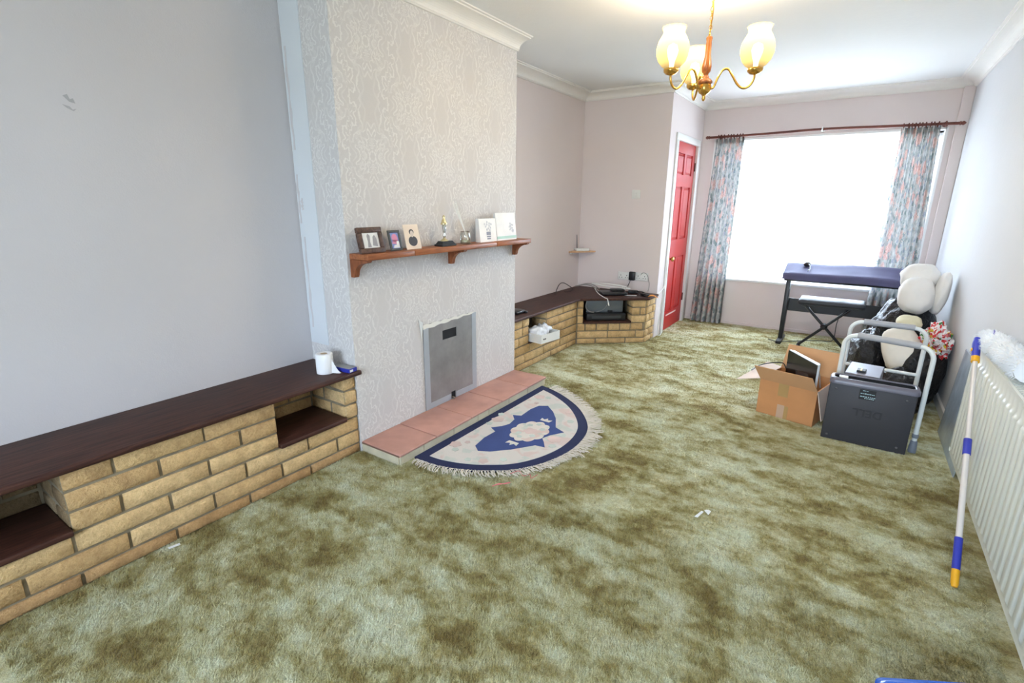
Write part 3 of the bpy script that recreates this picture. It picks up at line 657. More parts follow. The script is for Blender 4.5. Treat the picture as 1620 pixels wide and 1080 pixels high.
def shelf_things():
    M('photo_white', (226, 226, 224), .35); M('photo_grey', (150, 148, 150), .4); M('photo_lilac', (150, 132, 178), .4); M('photo_pink', (206, 132, 160), .4)
    M('photo_black', (44, 42, 46), .4); M('photo_skin', (206, 190, 176), .45); M('photo_blue', (120, 140, 196), .4); M('frame_dark', (62, 64, 60), .4); M('card_cream', (226, 208, 188), .6)
    # wooden frame
    h, lean, xb, y0, w = .130, .030, .495, 1.692, .160
    t = thing('photo_frame', 'chunky dark wooden photo frame with a black and white picture', 'photo frame', (xb, y0+w/2, ZM), 'photographs on the mantel')
    m = lean_m(xb, y0, lean, h); fw = .028; H = math.hypot(h, lean)
    f = MB()
    for a0, a1, b0, b1 in ((0, w, 0, fw), (0, w, H-fw, H), (0, fw, fw, H-fw), (w-fw, w, fw, H-fw)): f.rbox(a0, a1, b0, b1, -.016, .004, .004, 2, m)
    f.build('frame', 'frame_wood', t)
    MB().box(fw-.002, w-fw+.002, fw-.002, H-fw+.002, -.012, -.006, m).build('backing', 'frame_wood', t)
    ph = MB().box(fw-.001, w-fw+.001, fw-.001, H-fw+.001, -.006, -.003, m).build('photograph', 'photo_white', t)
    g = MB(); g.prism([(.055, .032), (.078, .032), (.074, .06), (.078, .09), (.066, .102), (.058, .09), (.06, .06)], -.003, -.0025, 'xy', m); g.prism([(.088, .04), (.12, .034), (.118, .075), (.108, .094), (.096, .085)], -.003, -.0025, 'xy', m); g.build('print', 'photo_grey', ph)
    MB().add([(xb-.04, y0+.06, ZM), (xb-.04, y0+.10, ZM), (xb-.02-.016, y0+.08, ZM+.09), (xb-.046, y0+.08, ZM)], [(0, 1, 2), (0, 3, 2), (1, 3, 2), (0, 1, 3)]).build('strut', 'frame_wood', t)
    # small dark frame
    h, lean, xb, y0, w = .108, .026, .482, 1.905, .084
    t = thing('photo_frame', 'small dark frame holding a lilac baby photo', 'photo frame', (xb, y0+w/2, ZM), 'photographs on the mantel'); m = lean_m(xb, y0, lean, h); H = math.hypot(h, lean); fw = .013
    f = MB()
    for a0, a1, b0, b1 in ((0, w, 0, fw), (0, w, H-fw, H), (0, fw, fw, H-fw), (w-fw, w, fw, H-fw)): f.rbox(a0, a1, b0, b1, -.008, .002, .002, 1, m)
    f.build('frame', 'frame_dark', t); ph = MB().box(fw, w-fw, fw, H-fw, -.006, -.002, m).build('photograph', 'photo_blue', t)
    g = MB(); disc(g, .042, .068, .021, .023, -.002, -.0014, m); g.prism([(.018, .04), (.062, .032), (.066, .055), (.03, .062)], -.002, -.0014, 'xy', m); g.build('print', 'photo_pink', ph)
    g = MB(); g.prism([(.024, .016), (.068, .016), (.068, .050), (.052, .052), (.048, .032), (.03, .03)], -.0018, -.001, 'xy', m); g.build('print', 'photo_white', ph)
    # cream portrait card
    h, lean, xb, y0, w = .134, .030, .485, 2.018, .115
    t = thing('portrait_card', 'cream card mounted with an oval vintage portrait', 'photo', (xb, y0+w/2, ZM)); m = lean_m(xb, y0, lean, h)
    ph = MB().box(0, w, 0, math.hypot(h, lean), -.002, 0, m).build('mount', 'card_cream', t)
    g = MB(); disc(g, .058, .045, .034, .028, 0, .0006, m); disc(g, .056, .095, .018, .016, 0, .0005, m); g.build('print', 'photo_black', ph)
    g = MB(); disc(g, .057, .085, .0125, .019, .0004, .0010, m); g.build('print', 'photo_skin', ph)
    # trophy
    t = thing('trophy', 'small gold figure trophy on a stepped black base', 'trophy', (.478, 2.343, ZM))
    M('gold', (218, 204, 160), .25, .8, var=.08); M('silver', (214, 216, 214), .18, .95); M('trophy_black', (30, 32, 34), .3)
    MB().rbox(.445, .512, 2.280, 2.408, ZM, ZM+.012, .002, 1).add([(.45, 2.287, ZM+.012), (.507, 2.287, ZM+.012), (.507, 2.402, ZM+.012), (.45, 2.402, ZM+.012), (.458, 2.30, ZM+.030), (.499, 2.30, ZM+.030), (.499, 2.388, ZM+.030), (.458, 2.388, ZM+.030)], [(0, 1, 5, 4), (1, 2, 6, 5), (2, 3, 7, 6), (3, 0, 4, 7), (4, 5, 6, 7), (3, 2, 1, 0)]).build('base', 'trophy_black', t)
    c = (.478, 2.335, ZM+.030)
    MB().lathe([(.026, 0), (.022, .006), (.010, .013), (.006, .02), (.001, .021)], c, 16).build('dome', 'gold', t)
    MB().lathe([(.005, .015), (.009, .026), (.010, .034), (.006, .042), (.010, .052), (.009, .064), (.013, .078), (.011, .092), (.014, .098)], c, 14).build('stem', 'silver', t)
    MB().lathe([(.020, .096), (.021, .102), (.014, .114), (.012, .124), (.007, .128), (.008, .136), (.009, .142), (.005, .149), (.001, .151)], c, 14).build('figure', 'gold', t)
    # reed diffuser
    t = thing('reed_diffuser', 'clear glass reed diffuser with pale reeds leaning against the wallpaper', 'diffuser', (.478, 2.535, ZM))
    g = MB(); y = 2.535
    g.lathe([(.030, .0), (.034, .004), (.034, .060), (.031, .068), (.031, .080), (.028, .080), (.028, .066), (.031, .058), (.031, .006), (.001, .005)], (.478, y, ZM), 20); g.build('jar', 'clear_glass', t)
    MB().lathe([(.001, .007), (.030, .007), (.030, .024), (.001, .024)], (.478, y, ZM), 18).build('oil', M('oil_pale', (222, 226, 200), .2), t)
    M('reed', (240, 238, 232), .7)
    for i, (dx, dy) in enumerate(((-.045, -.055), (-.035, -.045), (-.05, -.035), (-.048, -.062), (-.038, -.068), (-.03, -.056))):
        MB().tube([(.478-dx*.35, y-dy*.35, ZM+.008), (.478+dx, y+dy, ZM+.255+.01*math.sin(i*2))], .0021, 5).build('reed', 'reed', t)
    # two greeting cards
    M('card_white', (236, 234, 230), .55); M('ink_grey', (196, 196, 200), .6); M('ink_green', (178, 212, 198), .6); M('ink_dark', (140, 142, 154), .6)
    h, lean, xb, y0, w = .152, .018, .486, 2.684, .186
    t = thing('greeting_card', 'white greeting card drawn with a vase of flowers', 'card', (xb, y0+w/2, ZM), 'greeting cards on the mantel'); m = lean_m(xb, y0, lean, h); H = math.hypot(h, lean)
    cv = MB().box(0, w, 0, H, -.0015, 0, m).build('cover', 'card_white', t); MB().add([(xb-.05, y0+.01, ZM), (xb-.003, y0, ZM), (xb-.003-lean, y0, ZM+h), (xb-.05, y0+.01, ZM+h*.99)], [(0, 1, 2, 3)]).build('back_leaf', 'card_white', t)
    g = MB()
    for i in range(11):
        a = i*2.4; r = .012*math.sqrt(i+1); disc(g, .098+r*math.cos(a), .105+r*.8*math.sin(a), .0085, .008, 0, .0005, m, 9)
    g.build('flower_print', 'ink_grey', cv)
    g = MB(); g.box(.078, .118, .016, .026, 0, .0005, m); g.box(.076, .120, .030, .040, 0, .0005, m); g.box(.074, .122, .044, .066, 0, .0005, m); g.build('vase_print', 'ink_dark', cv)
    h, lean, xb, y0, w = .186, .022, .478, 2.885, .240
    t = thing('greeting_card', 'larger white card with a green band along its foot', 'card', (xb, y0+w/2, ZM), 'greeting cards on the mantel'); m = lean_m(xb, y0, lean, h); H = math.hypot(h, lean)
    cv = MB().box(0, w, 0, H, -.0015, 0, m).build('cover', 'card_white', t); MB().add([(xb-.045, y0+.01, ZM), (xb-.003, y0, ZM), (xb-.003-lean, y0, ZM+h), (xb-.045, y0+.01, ZM+h*.99)], [(0, 1, 2, 3)]).build('back_leaf', 'card_white', t)
    MB().box(.0, w, .010, .028, 0, .0006, m).build('green_band', 'ink_green', cv)
    g = MB()
    for i in range(9):
        a = i*2.4; r = .009*math.sqrt(i); disc(g, .178+r*math.cos(a), .092+r*math.sin(a), .009, .007, 0, .0005, m, 9)
    for i in range(5): disc(g, .20+.008*math.cos(i*2.4), .062+.008*math.sin(i*2.4), .008, .006, 0, .0005, m, 9)
    g.build('motif_print', 'ink_grey', cv)
shelf_things()

def ledge_things():
    z = ZLEDGE
    t = thing('toilet_roll', 'white toilet roll standing on the dark wooden ledge', 'toilet roll', (.305, 1.555, z))
    M('tissue', (238, 238, 240), .95, bump=.25, bscale=60)
    MB().lathe([(.018, 0), (.043, 0), (.044, .004), (.044, .103), (.042, .106), (.019, .106), (.018, .102), (.018, 0)], (.305, 1.555, z), 28).build('paper', 'tissue', t)
    MB().lathe([(.0185, .001), (.0185, .105), (.0165, .105), (.0165, .001), (.0185, .001)], (.305, 1.555, z), 22).build('core', M('card_core', (176, 156, 130), .9), t)
    sh = MB(); sh.grid(lambda u, v: (.305+.042+.040*u, 1.555+.006+.022*u+.010*v, z+.001+(.085*(1-u)**1.6)*(1-.15*v)*v+.002), 8, 4); sh.build('loose_sheet', 'tissue', t)
    t = thing('card_box', 'flat blue and grey card box beside the toilet roll', 'box', (.36, 1.635, z))
    m = RZ(R(6), (.352, 1.636, z))
    MB().rbox(-.070, .070, -.028, .028, 0, .022, .002, 1, m).build('box', M('blue_card', (44, 52, 158), .4), t)
    MB().box(-.066, .066, -.025, .025, .022, .0232, m).build('top_print', M('card_top', (150, 150, 150), .45), t)
    MB().box(.070, .0708, -.024, -.002, .005, .017, m).build('front_print', 'card_white', t)
ledge_things()

def corner_ledge_things():
    z = ZCORN
    BK = M('black_plastic', (26, 26, 29), .35, var=.1); WP = M('white_plastic', (226, 224, 218), .4, var=.03); GP = M('grey_cable', (150, 146, 140), .5)
    M('device_grey', (60, 62, 66), .3)
    # small black handset at the near end
    t = thing('black_handset', 'small black handset lying on the dark ledge next to the chimney breast', 'handset', (.25, 3.46, z))
    MB().rbox(.19, .31, 3.40, 3.53, z, z+.028, .008, 2).build('body', 'black_plastic', t); MB().rbox(.26, .33, 3.505, 3.535, z, z+.02, .006, 2).build('clip', 'black_plastic', t)
    MB().rbox(.285, .30, 3.51, 3.525, z+.02, z+.026, .003, 1).build('button', 'white_plastic', t)
    # arching dark cable
    tag(MB().tube(smooth_pts([(.10, 4.42, z+.004), (.105, 4.43, z+.05), (.10, 4.50, z+.10), (.09, 4.60, z+.10), (.10, 4.70, z+.06), (.13, 4.74, z+.02), (.12, 4.70, z+.005), (.10, 4.62, z+.005)], 8), .0045, 8).build('dark_cable', M('brown_cable', (74, 62, 60), .5), at=(.1, 4.5, z)), 'dark cable arching up from the ledge in the alcove corner', 'cable')
    tag(MB().tube(smooth_pts([(.06, 4.93, z+.02), (.16, 4.95, z+.045), (.24, 4.93, z+.045), (.33, 4.88, z+.03), (.38, 4.85, z+.008)], 8), .006, 8).tube(smooth_pts([(.07, 4.95, z+.02), (.18, 4.97, z+.055), (.27, 4.95, z+.05), (.37, 4.89, z+.026)], 8), .004, 8).build('grey_cable_bundle', 'grey_cable', at=(.2, 4.9, z)), 'grey cable bundle lying at the back of the corner ledge', 'cable')
    # black round device with coiled white cable on top
    t = thing('black_receiver', 'flat black receiver on the corner ledge under coiled white cable', 'receiver', (.56, 4.78, z))
    m = RZ(R(38), (.56, 4.79, z)); MB().rbox(-.13, .13, -.08, .08, 0, .035, .014, 3, m).build('body', 'black_plastic', t); MB().rbox(-.02, .12, -.02, .07, .035, .055, .01, 2, m).build('hump', 'black_plastic', t)
    pts = []
    rc = random.Random(8)
    for i in range(34):
        a = i*.62; r = .085+.05*abs(math.sin(i*.37))
        pts.append((.53+r*1.35*math.cos(a)+rc.uniform(-.012, .012), 4.79+r*.55*math.sin(a)+.42*r*math.cos(a), z+.060+.040*abs(math.sin(i*.31))+rc.uniform(0, .006)))
    wc = MB().tube(smooth_pts(pts, 5), .0034, 6)
    wc.tube(smooth_pts([(.40, 4.70, z+.06), (.48, 4.61, z+.03), (.58, 4.545, z+.006), (.615, 4.525, z+.002), (.640, 4.50, z-.03)], 8), .004, 6)
    pl = MB().tube([(.640, 4.50, z-.03), (.652, 4.487, z-.055)], .006, 8)
    t = thing('white_cable', 'tangled white cable with its plug end hanging over the ledge front', 'cable', (.52, 4.75, z)); wc.build('coil', 'white_plastic', t); pl.build('plug_end', 'white_plastic', t)
    # black adaptors and leads at the far end
    t = thing('black_adaptor', 'black power adaptor and leads heaped near the door end of the ledge', 'adaptor', (.80, 4.92, z))
    MB().rbox(-.05, .05, -.025, .025, 0, .03, .006, 2, RZ(R(25), (.70, 4.99, z))).build('brick_body', 'black_plastic', t); MB().rbox(-.045, .045, -.02, .02, 0, .026, .006, 2, RZ(R(-30), (.86, 4.90, z))).build('plug_body', 'black_plastic', t)
    MB().tube(smooth_pts([(.66, 4.97, z+.02), (.74, 4.92, z+.03), (.80, 4.93, z+.012), (.86, 4.88, z+.012), (.905, 4.84, z+.006)], 8), .006, 8).tube(smooth_pts([(.72, 5.0, z+.02), (.80, 4.96, z+.03), (.88, 4.95, z+.006)], 8), .005, 8).build('lead', 'black_plastic', t)
    tag(MB().rbox(-.06, .06, -.006, .006, 0, .006, .002, 1, RZ(R(30), (.735, 4.83, z))).build('white_stick', 'white_plastic', at=(.735, 4.83, z)), 'thin white strip lying on the corner ledge', 'strip')
    o = MB(); o.grid(lambda u, v: (.885+.10*u+.01*math.sin(v*5), 4.86+.03*v+.045*u, z+.002+.018*math.sin(u*3.0)*(.6+.4*v)-.02*max(0, u-.6)), 10, 5)
    o2 = tag(o.build('orange_wrapper', M('orange_foil', (238, 150, 60), .4), at=(.92, 4.88, z)), 'crumpled orange wrapper on the ledge corner beside the door frame', 'wrapper')
    sd = o2.modifiers.new('thick', 'SOLIDIFY'); sd.thickness = .003
    # sockets and switch on the pink wall
    def plate(name, label, cat, x0, x1, z0, z1, sock):
        t = thing(name, label, cat, ((x0+x1)/2, Y3, (z0+z1)/2)); pt = MB().rbox(x0, x1, Y3-.012, Y3-.0005, z0, z1, .004, 2).build('plate', 'white_plastic', t)
        if sock:
            n = 2
            for i in range(n):
                cx = x0+(x1-x0)*(i+.5)/n; cz = (z0+z1)/2-.008
                g = MB().box(cx-.003, cx+.003, Y3-.0128, Y3-.0118, cz+.008, cz+.019).box(cx-.017, cx-.009, Y3-.0128, Y3-.0118, cz-.012, cz-.006).box(cx+.009, cx+.017, Y3-.0128, Y3-.0118, cz-.012, cz-.006); g.build('pin_slots', 'black_plastic', pt)
                MB().rbox(cx+.018, cx+.028, Y3-.016, Y3-.011, cz+.018, cz+.032, .002, 1).build('rocker', 'white_plastic', pt)
        else: MB().rbox((x0+x1)/2-.012, (x0+x1)/2+.012, Y3-.017, Y3-.011, (z0+z1)/2-.02, (z0+z1)/2+.02, .003, 1).build('rocker', 'white_plastic', pt)
        return t
    plate('wall_switch', 'square white switch plate high on the pink wall', 'switch', .572, .660, 1.412, 1.498, False)
    plate('wall_socket', 'white socket plate without a plug above the corner ledge', 'socket', .478, .612, .585, .665, True)
    plate('wall_socket', 'cream double socket beside the black plug', 'socket', .668, .806, .588, .672, True)
    t = thing('black_plug', 'tall black plug adaptor fixed at the sockets over the corner ledge', 'plug', (.645, Y3-.03, .63))
    MB().rbox(.612, .676, Y3-.05, Y3-.013, .588, .678, .008, 2).build('body', 'black_plastic', t)
    MB().tube(smooth_pts([(.628, Y3-.03, .59), (.615, Y3-.02, .56), (.60, Y3-.03, .52), (.58, Y3-.08, z+.025), (.56, Y3-.14, z+.02)], 8), .003, 6).build('lead', 'black_plastic', t)
    tag(MB().tube(smooth_pts([(.735, Y3-.02, .655), (.76, Y3-.02, .675), (.80, Y3-.018, .655), (.825, Y3-.015, .58), (.828, Y3-.015, .52), (.82, Y3-.02, z+.02)], 8), .0028, 6).build('thin_grey_lead', 'grey_cable', at=(.8, Y3, .55)), 'thin grey lead looping down the wall from the cream socket', 'cable')
    # white cable clipped down the door frame
    tag(MB().tube(smooth_pts([(.94, 5.06, z+.01), (.945, 5.14, z+.03), (.945, 5.24, z+.07), (.94, 5.285, .60), (.937, 5.285, .72), (.937, 5.286, .80)], 8), .0045, 6).tube(smooth_pts([(.945, 5.24, z+.07), (.938, 5.20, .35), (.935, 5.16, .15), (.94, 5.17, .03), (.945, 5.22, .012), (.94, 5.28, .04), (.937, 5.286, .3), (.937, 5.286, .5)], 8), .0045, 6).build('white_wall_cable', 'white_plastic', at=(.93, 5.2, 0)), 'white cable clipped beside the red door frame', 'cable')
    # black box and grey drum inside the angled recess
    zn = ZNICHE+.021
    def am(s, off, zz): q = AP(s, off, zz); return RZ(AANG-PI/2+PI, q)
    t = thing('black_video_box', 'black video recorder inside the angled brick recess', 'recorder', AP(.30, -.14, zn))
    mm = RZ(AANG+PI/2, AP(.305, -.10, zn))
    MB().rbox(-.20, .20, -.075, .13, 0, .070, .006, 2, mm).build('body', 'black_plastic', t); MB().box(-.15, .15, -.0765, -.075, .022, .05, mm).build('front_panel', 'device_grey', t)
    t = thing('grey_plastic_drum', 'shiny dark grey panel with a cable loop at the back of the angled recess', 'panel', AP(.28, -.2, zn+.07))
    MB().rbox(-.19, .19, .00, .02, .0705, .20, .006, 2, mm).build('body', M('gloss_grey', (110, 116, 120), .15, .2), t)
    MB().tube([tuple(mm @ Vector(p)) for p in smooth_pts([(-.19, -.01, .19), (-.20, -.02, .13), (-.17, -.03, .09), (-.12, -.035, .078)], 6)], .006, 8).build('cable', 'grey_cable', t)
    MB().tube([tuple(mm @ Vector(p)) for p in smooth_pts([(-.09, -.01, .075), (-.02, -.012, .10), (.02, -.012, .15), (.03, -.01, .19)], 6)], .003, 6).build('thin_cable', 'grey_cable', t)
    MB().rbox(.03, .075, -.02, .0, .0705, .092, .003, 1, mm).build('connector', 'black_plastic', t)
    # tray with plastic bags in the near recess
    zb = ZNICHE+.0105; t = thing('white_tray', 'white plastic tray poking out of the brick recess', 'tray', (.40, 3.66, zb))
    m = RZ(R(-8), (.375, 3.655, zb)); a, b, h, w = .125, .128, .075, .006
    s = MB().box(-a, a, -b, b, 0, w, m).box(-a, a, -b, -b+w, w, h, m).box(-a, a, b-w, b, w, h, m).box(-a, -a+w, -b+w, b-w, w, h, m).box(a-w, a, -b+w, b-w, w, h, m); s.build('tray_body', 'white_plastic', t)
    MB().box(a, a+.0008, -.10, -.085, .03, .042, m).box(a, a+.0008, -.08, -.065, .03, .042, m).build('mark', 'device_grey', t)
    for i, (dx, dy, r) in enumerate(((.02, -.05, .075), (-.01, .06, .070))):
        bag = MB()
        def f(u, v, i=i, r=r, dx=dx, dy=dy):
            th = u*2*PI; ph = (v-.5)*PI; d = Vector((math.cos(th)*math.cos(ph), math.sin(th)*math.cos(ph), math.sin(ph)))
            k = r*(1+.35*mnoise.noise(d*2.2+Vector((i*9, 3, 1)))+.12*mnoise.noise(d*6+Vector((i*5, 1, 7)))); p = d*k
            return tuple(m @ Vector((dx+p.x, dy+p.y, .072+p.z*.75)))
        bag.grid(f, 28, 16); tag(bag.build('plastic_carrier', M('white_film', (232, 234, 238), .25), at=tuple(m @ Vector((dx, dy, .02)))), ('crumpled white carrier bag in the near half of the tray', 'crumpled white carrier bag in the far half of the tray')[i], 'bag')
    # corner shelf and router
    t = thing('corner_shelf', 'tiny pine corner shelf on the pink walls', 'shelf', (.05, 5.05, .86))
    MB().prism([(.001, 4.86), (.02, 4.855), (.19, 5.07), (.20, Y3-.001), (.001, Y3-.001)], .852, .866).build('board', 'pine_shelf', t); MB().box(.001, .012, 4.90, 5.09, .835, .852).build('batten', 'white_gloss', t)
    t = thing('router', 'white router with one grey aerial on the corner shelf', 'router', (.07, 5.0, .866))
    m = RZ(R(50), (.075, 5.015, .866)); MB().rbox(-.075, .075, -.045, .045, 0, .028, .006, 2, m).build('body', 'white_plastic', t)
    MB().tube([tuple(m @ Vector((-.04, .03, .025))), tuple(m @ Vector((-.045, .035, .17)))], [.006, .004], 8).build('aerial', M('aerial_grey', (110, 108, 110), .5), t)
corner_ledge_things()

# ------------------------------------------------------------------ rug
def rug():
    t = thing('hearth_rug', 'half moon cream and navy fringed rug lying against the hearth', 'rug', (.95, 2.45, 0))
    M('rug_navy', (30, 38, 78), .95, var=.12, bump=.6, bscale=260); M('rug_blue', (58, 76, 132), .95, var=.1, bump=.6, bscale=260); M('fringe_cream', (226, 218, 206), .95)
    out = [(.735, 1.772), (.861, 1.779), (1.0, 1.82), (1.12, 1.885), (1.245, 1.99), (1.335, 2.15), (1.380, 2.345), (1.364, 2.560), (1.290, 2.735), (1.130, 2.925), (.930, 3.065), (.775, 3.132)]
    arc = [tuple(p)[:2] for p in smooth_pts([(x, y, 0) for x, y in out], 6)]
    poly = [(.707, 1.780)]+arc+[(.709, 3.150)]
    cen = Vector((.95, 2.455))
    def inset(w):
        res = []; n = len(arc)
        for i in range(n):
            a, b = Vector(arc[max(0, i-1)]), Vector(arc[min(n-1, i+1)]); e = (b-a).normalized(); nn = Vector((-e.y, e.x))
            if nn.dot(cen-Vector(arc[i])) < 0: nn = -nn
            q = Vector(arc[i])+nn*w
            if q.x > .708+w+.004: res.append(tuple(q))
        p0, p1 = Vector(res[0]), Vector(res[1]); r0 = (.708+w, p0.y+(p0.y-p1.y)*(p0.x-.708-w)/max(1e-4, abs(p1.x-p0.x)))
        p0, p1 = Vector(res[-1]), Vector(res[-2]); r1 = (.708+w, p0.y+(p0.y-p1.y)*(p0.x-.708-w)/max(1e-4, abs(p1.x-p0.x)))
        return [r0]+res+[r1]
    MB().prism(poly, .004, .014).build('border', 'rug_navy', t)
    MB().prism(inset(.062), .010, .0165).build('cream_ground', 'rug_cream', t)
    MB().prism(inset(.075), .012, .0172).build('ground_panel', 'rug_cream', t)
    field = [(.905, 2.069), (.955, 2.030), (1.015, 2.062), (1.098, 2.147), (1.185, 2.272), (1.243, 2.280), (1.207, 2.332), (1.172, 2.372), (1.19, 2.43), (1.24, 2.516), (1.165, 2.548), (1.099, 2.668), (1.032, 2.751), (.952, 2.82), (.900, 2.785), (.885, 2.70), (.892, 2.575), (.840, 2.553), (.888, 2.50), (.900, 2.425), (.880, 2.372), (.835, 2.318), (.890, 2.287), (.885, 2.18)]
    fp = []
    for i, p in enumerate(field): fp.append(p)
    MB().prism(fp, .014, .0185).build('blue_field', 'rug_blue', t)
    fl = []; c = Vector((1.062, 2.41))
    for i in range(100):
        a = 2*PI*i/100; r = 1+.13*abs(math.sin(a*5.0)); q = Vector((.100*r*math.cos(a), .135*r*math.sin(a))); fl.append(tuple(c+q))
    MB().prism(fl, .015, .0205).build('medallion', 'rug_medallion_cream', t)
    M('rug_rose', (212, 190, 184), .95, var=.15, bump=.5, bscale=260); M('rug_sage', (194, 202, 194), .95, var=.15, bump=.5, bscale=260)
    rs = random.Random(4)
    def blob(cx, cy, r, mat, z):
        k = rs.random()*6; MB().prism([(cx+r*(1+.12*math.cos(5*a+k))*math.cos(a), cy+r*(1+.12*math.cos(5*a+k))*math.sin(a)) for a in [2*PI*i/24 for i in range(24)]], z-.004, z).build('flower', mat, t)
    blob(1.065, 2.41, .040, 'rug_rose', .0214); blob(1.02, 2.35, .018, 'rug_sage', .0212); blob(1.11, 2.36, .018, 'rug_sage', .0212); blob(1.02, 2.48, .018, 'rug_sage', .0212); blob(1.115, 2.47, .018, 'rug_sage', .0212); blob(1.05, 2.31, .016, 'rug_sage', .0212); blob(1.06, 2.52, .016, 'rug_sage', .0212)
    for cx, cy, r, mt in ((.80, 2.02, .034, 'rug_rose'), (.84, 1.97, .02, 'rug_sage'), (.80, 2.44, .038, 'rug_rose'), (.77, 2.52, .020, 'rug_sage'), (.79, 2.36, .020, 'rug_sage'), (.82, 2.93, .036, 'rug_rose'), (.88, 2.95, .02, 'rug_sage'), (1.24, 2.40, .040, 'rug_rose'), (1.27, 2.32, .022, 'rug_sage'), (1.25, 2.48, .020, 'rug_sage'), (1.05, 1.955, .026, 'rug_rose'), (1.13, 2.03, .020, 'rug_sage'), (.97, 1.92, .018, 'rug_sage'), (1.12, 2.80, .022, 'rug_rose'), (1.2, 2.68, .022, 'rug_sage'), (.86, 2.82, .016, 'rug_rose'), (.84, 2.08, .016, 'rug_rose')):
        blob(cx, cy, r, mt, .0190)
    # tulip ends of the medallion
    for cy, s in ((2.585, 1), (2.235, -1)):
        MB().prism([(1.03, cy), (1.095, cy), (1.10, cy+.035*s), (1.075, cy+.022*s), (1.062, cy+.048*s), (1.05, cy+.022*s), (1.025, cy+.035*s)], .015, .0205).build('tulip', 'rug_medallion_cream', t)
    # fringe
    f = MB(); rf = random.Random(11); n = len(arc); acc = []
    for i in range(n-1):
        a, b = Vector(arc[i]), Vector(arc[i+1]); k = max(1, int((b-a).length/.0052))
        for j in range(k): acc.append((a+(b-a)*(j/k), (b-a).normalized()))
    for i, (p, e) in enumerate(acc):
        o = Vector((e.y, -e.x)); o = o if o.dot(p-cen) > 0 else -o
        L = rf.uniform(.055, .09)*(1.15 if p.y > 2.3 else .8); sw = rf.uniform(-.35, .35)+(.25 if p.y < 2.3 else -.05)
        q = []
        for s in range(4):
            u = s/3; d = o*L*u+e*L*sw*u*u+e*rf.uniform(-.006, .006)*(u > 0); q.append((p.x+d.x, p.y+d.y, .013+.004*math.sin(u*3)+rf.uniform(0, .004)))
        f.tube(q, .0021, 4, False)
    f.build('fringe', 'fringe_cream', t, kind='stuff')
rug()

def scraps():
    M('paper_scrap', (236, 238, 240), .8)
    def scrap(label, x, y, pts, mat, cat, name):
        o = MB().prism([(x+a, y+b) for a, b in pts], .012, .0145); tag(o.build(name, mat, at=(x, y, 0)), label, cat)
    scrap('tiny white paper scrap on the carpet near the brick ledge', .435, .69, [(-.008, -.02), (.004, -.02), (.012, .018), (.0, .02)], 'paper_scrap', 'scrap', 'paper_scrap')
    scrap('folded white paper strip in the middle of the carpet', 2.14, 2.13, [(-.012, -.030), (.002, -.028), (.014, .03), (.004, .032)], 'paper_scrap', 'scrap', 'paper_scrap')
    scrap('small white triangle of paper in the middle of the carpet', 2.165, 2.17, [(-.012, .004), (.012, -.022), (.016, .012), (.0, .018)], 'paper_scrap', 'scrap', 'paper_scrap')
    M('pink_thread', (222, 130, 130), .9)
    tag(MB().tube(smooth_pts([(1.232, 1.785, .012), (1.25, 1.82, .016), (1.268, 1.835, .013), (1.287, 1.865, .012)], 6), .0024, 6).tube(smooth_pts([(1.236, 1.80, .012), (1.262, 1.828, .014), (1.28, 1.862, .012)], 6), .002, 6).build('pink_thread', 'pink_thread', at=(1.26, 1.82, 0)), 'short pink thread on the carpet in front of the rug', 'thread')
    tag(MB().tube(smooth_pts([(1.25, 1.92, .024), (1.27, 1.97, .022), (1.305, 1.955, .014), (1.33, 1.985, .014), (1.35, 1.96, .012), (1.36, 2.01, .012)], 6), .0018, 5).build('pink_thread', 'pink_thread', at=(1.3, 1.96, 0)), 'wavy pink thread caught in the rug fringe', 'thread')
scraps()

def carpet_pile():
    import numpy as np
    rg = np.random.default_rng(5)
    def zone(n, x0, x1, y0, y1): return np.stack([rg.uniform(x0, x1, n), rg.uniform(y0, y1, n)], 1)
    P = np.concatenate([zone(150000, .37, 3.12, .15, 1.9), zone(110000, .37, 3.14, 1.9, 3.4), zone(60000, .37, 3.15, 3.4, 6.25)])
    # leave out the rug and the hearth
    cx, cy = .70, 2.465; d = np.hypot((P[:, 0]-cx)/.690, (P[:, 1]-cy)/.690)
    keep = ~((P[:, 0] > .69) & (d < 1.0)) & ~((P[:, 0] < .705) & (P[:, 1] > 1.672) & (P[:, 1] < 3.23))
    P = P[keep]; n = len(P); L = rg.uniform(.007, .014, n)*(1+.5*(P[:, 1] < 1.9)); a = rg.uniform(0, 2*np.pi, n); b = rg.normal(2.2, 1.1, n)
    w = .0016+.0007*P[:, 1]*.5; lean = rg.uniform(.3, 1.0, n)*L
    base = np.stack([P[:, 0], P[:, 1], np.full(n, -.001)], 1); wx = np.stack([np.cos(a)*w, np.sin(a)*w, np.zeros(n)], 1)
    tip = base+np.stack([np.cos(b)*lean, np.sin(b)*lean, L*.75], 1)
    V = np.empty((3*n, 3)); V[0::3] = base-wx; V[1::3] = base+wx; V[2::3] = tip
    me = bpy.data.meshes.new('carpet_pile'); me.vertices.add(3*n); me.vertices.foreach_set('co', V.ravel())
    me.loops.add(3*n); me.loops.foreach_set('vertex_index', np.arange(3*n, dtype=np.int32)); me.polygons.add(n); me.polygons.foreach_set('loop_start', np.arange(0, 3*n, 3, dtype=np.int32)); me.polygons.foreach_set('loop_total', np.full(n, 3, dtype=np.int32))
    me.materials.append(MATS['carpet']); me.update(calc_edges=True); me.validate()
    o = bpy.data.objects.new('carpet_pile', me); COL.objects.link(o); o.parent = bpy.data.objects['floor']; o['kind'] = 'stuff'
carpet_pile()

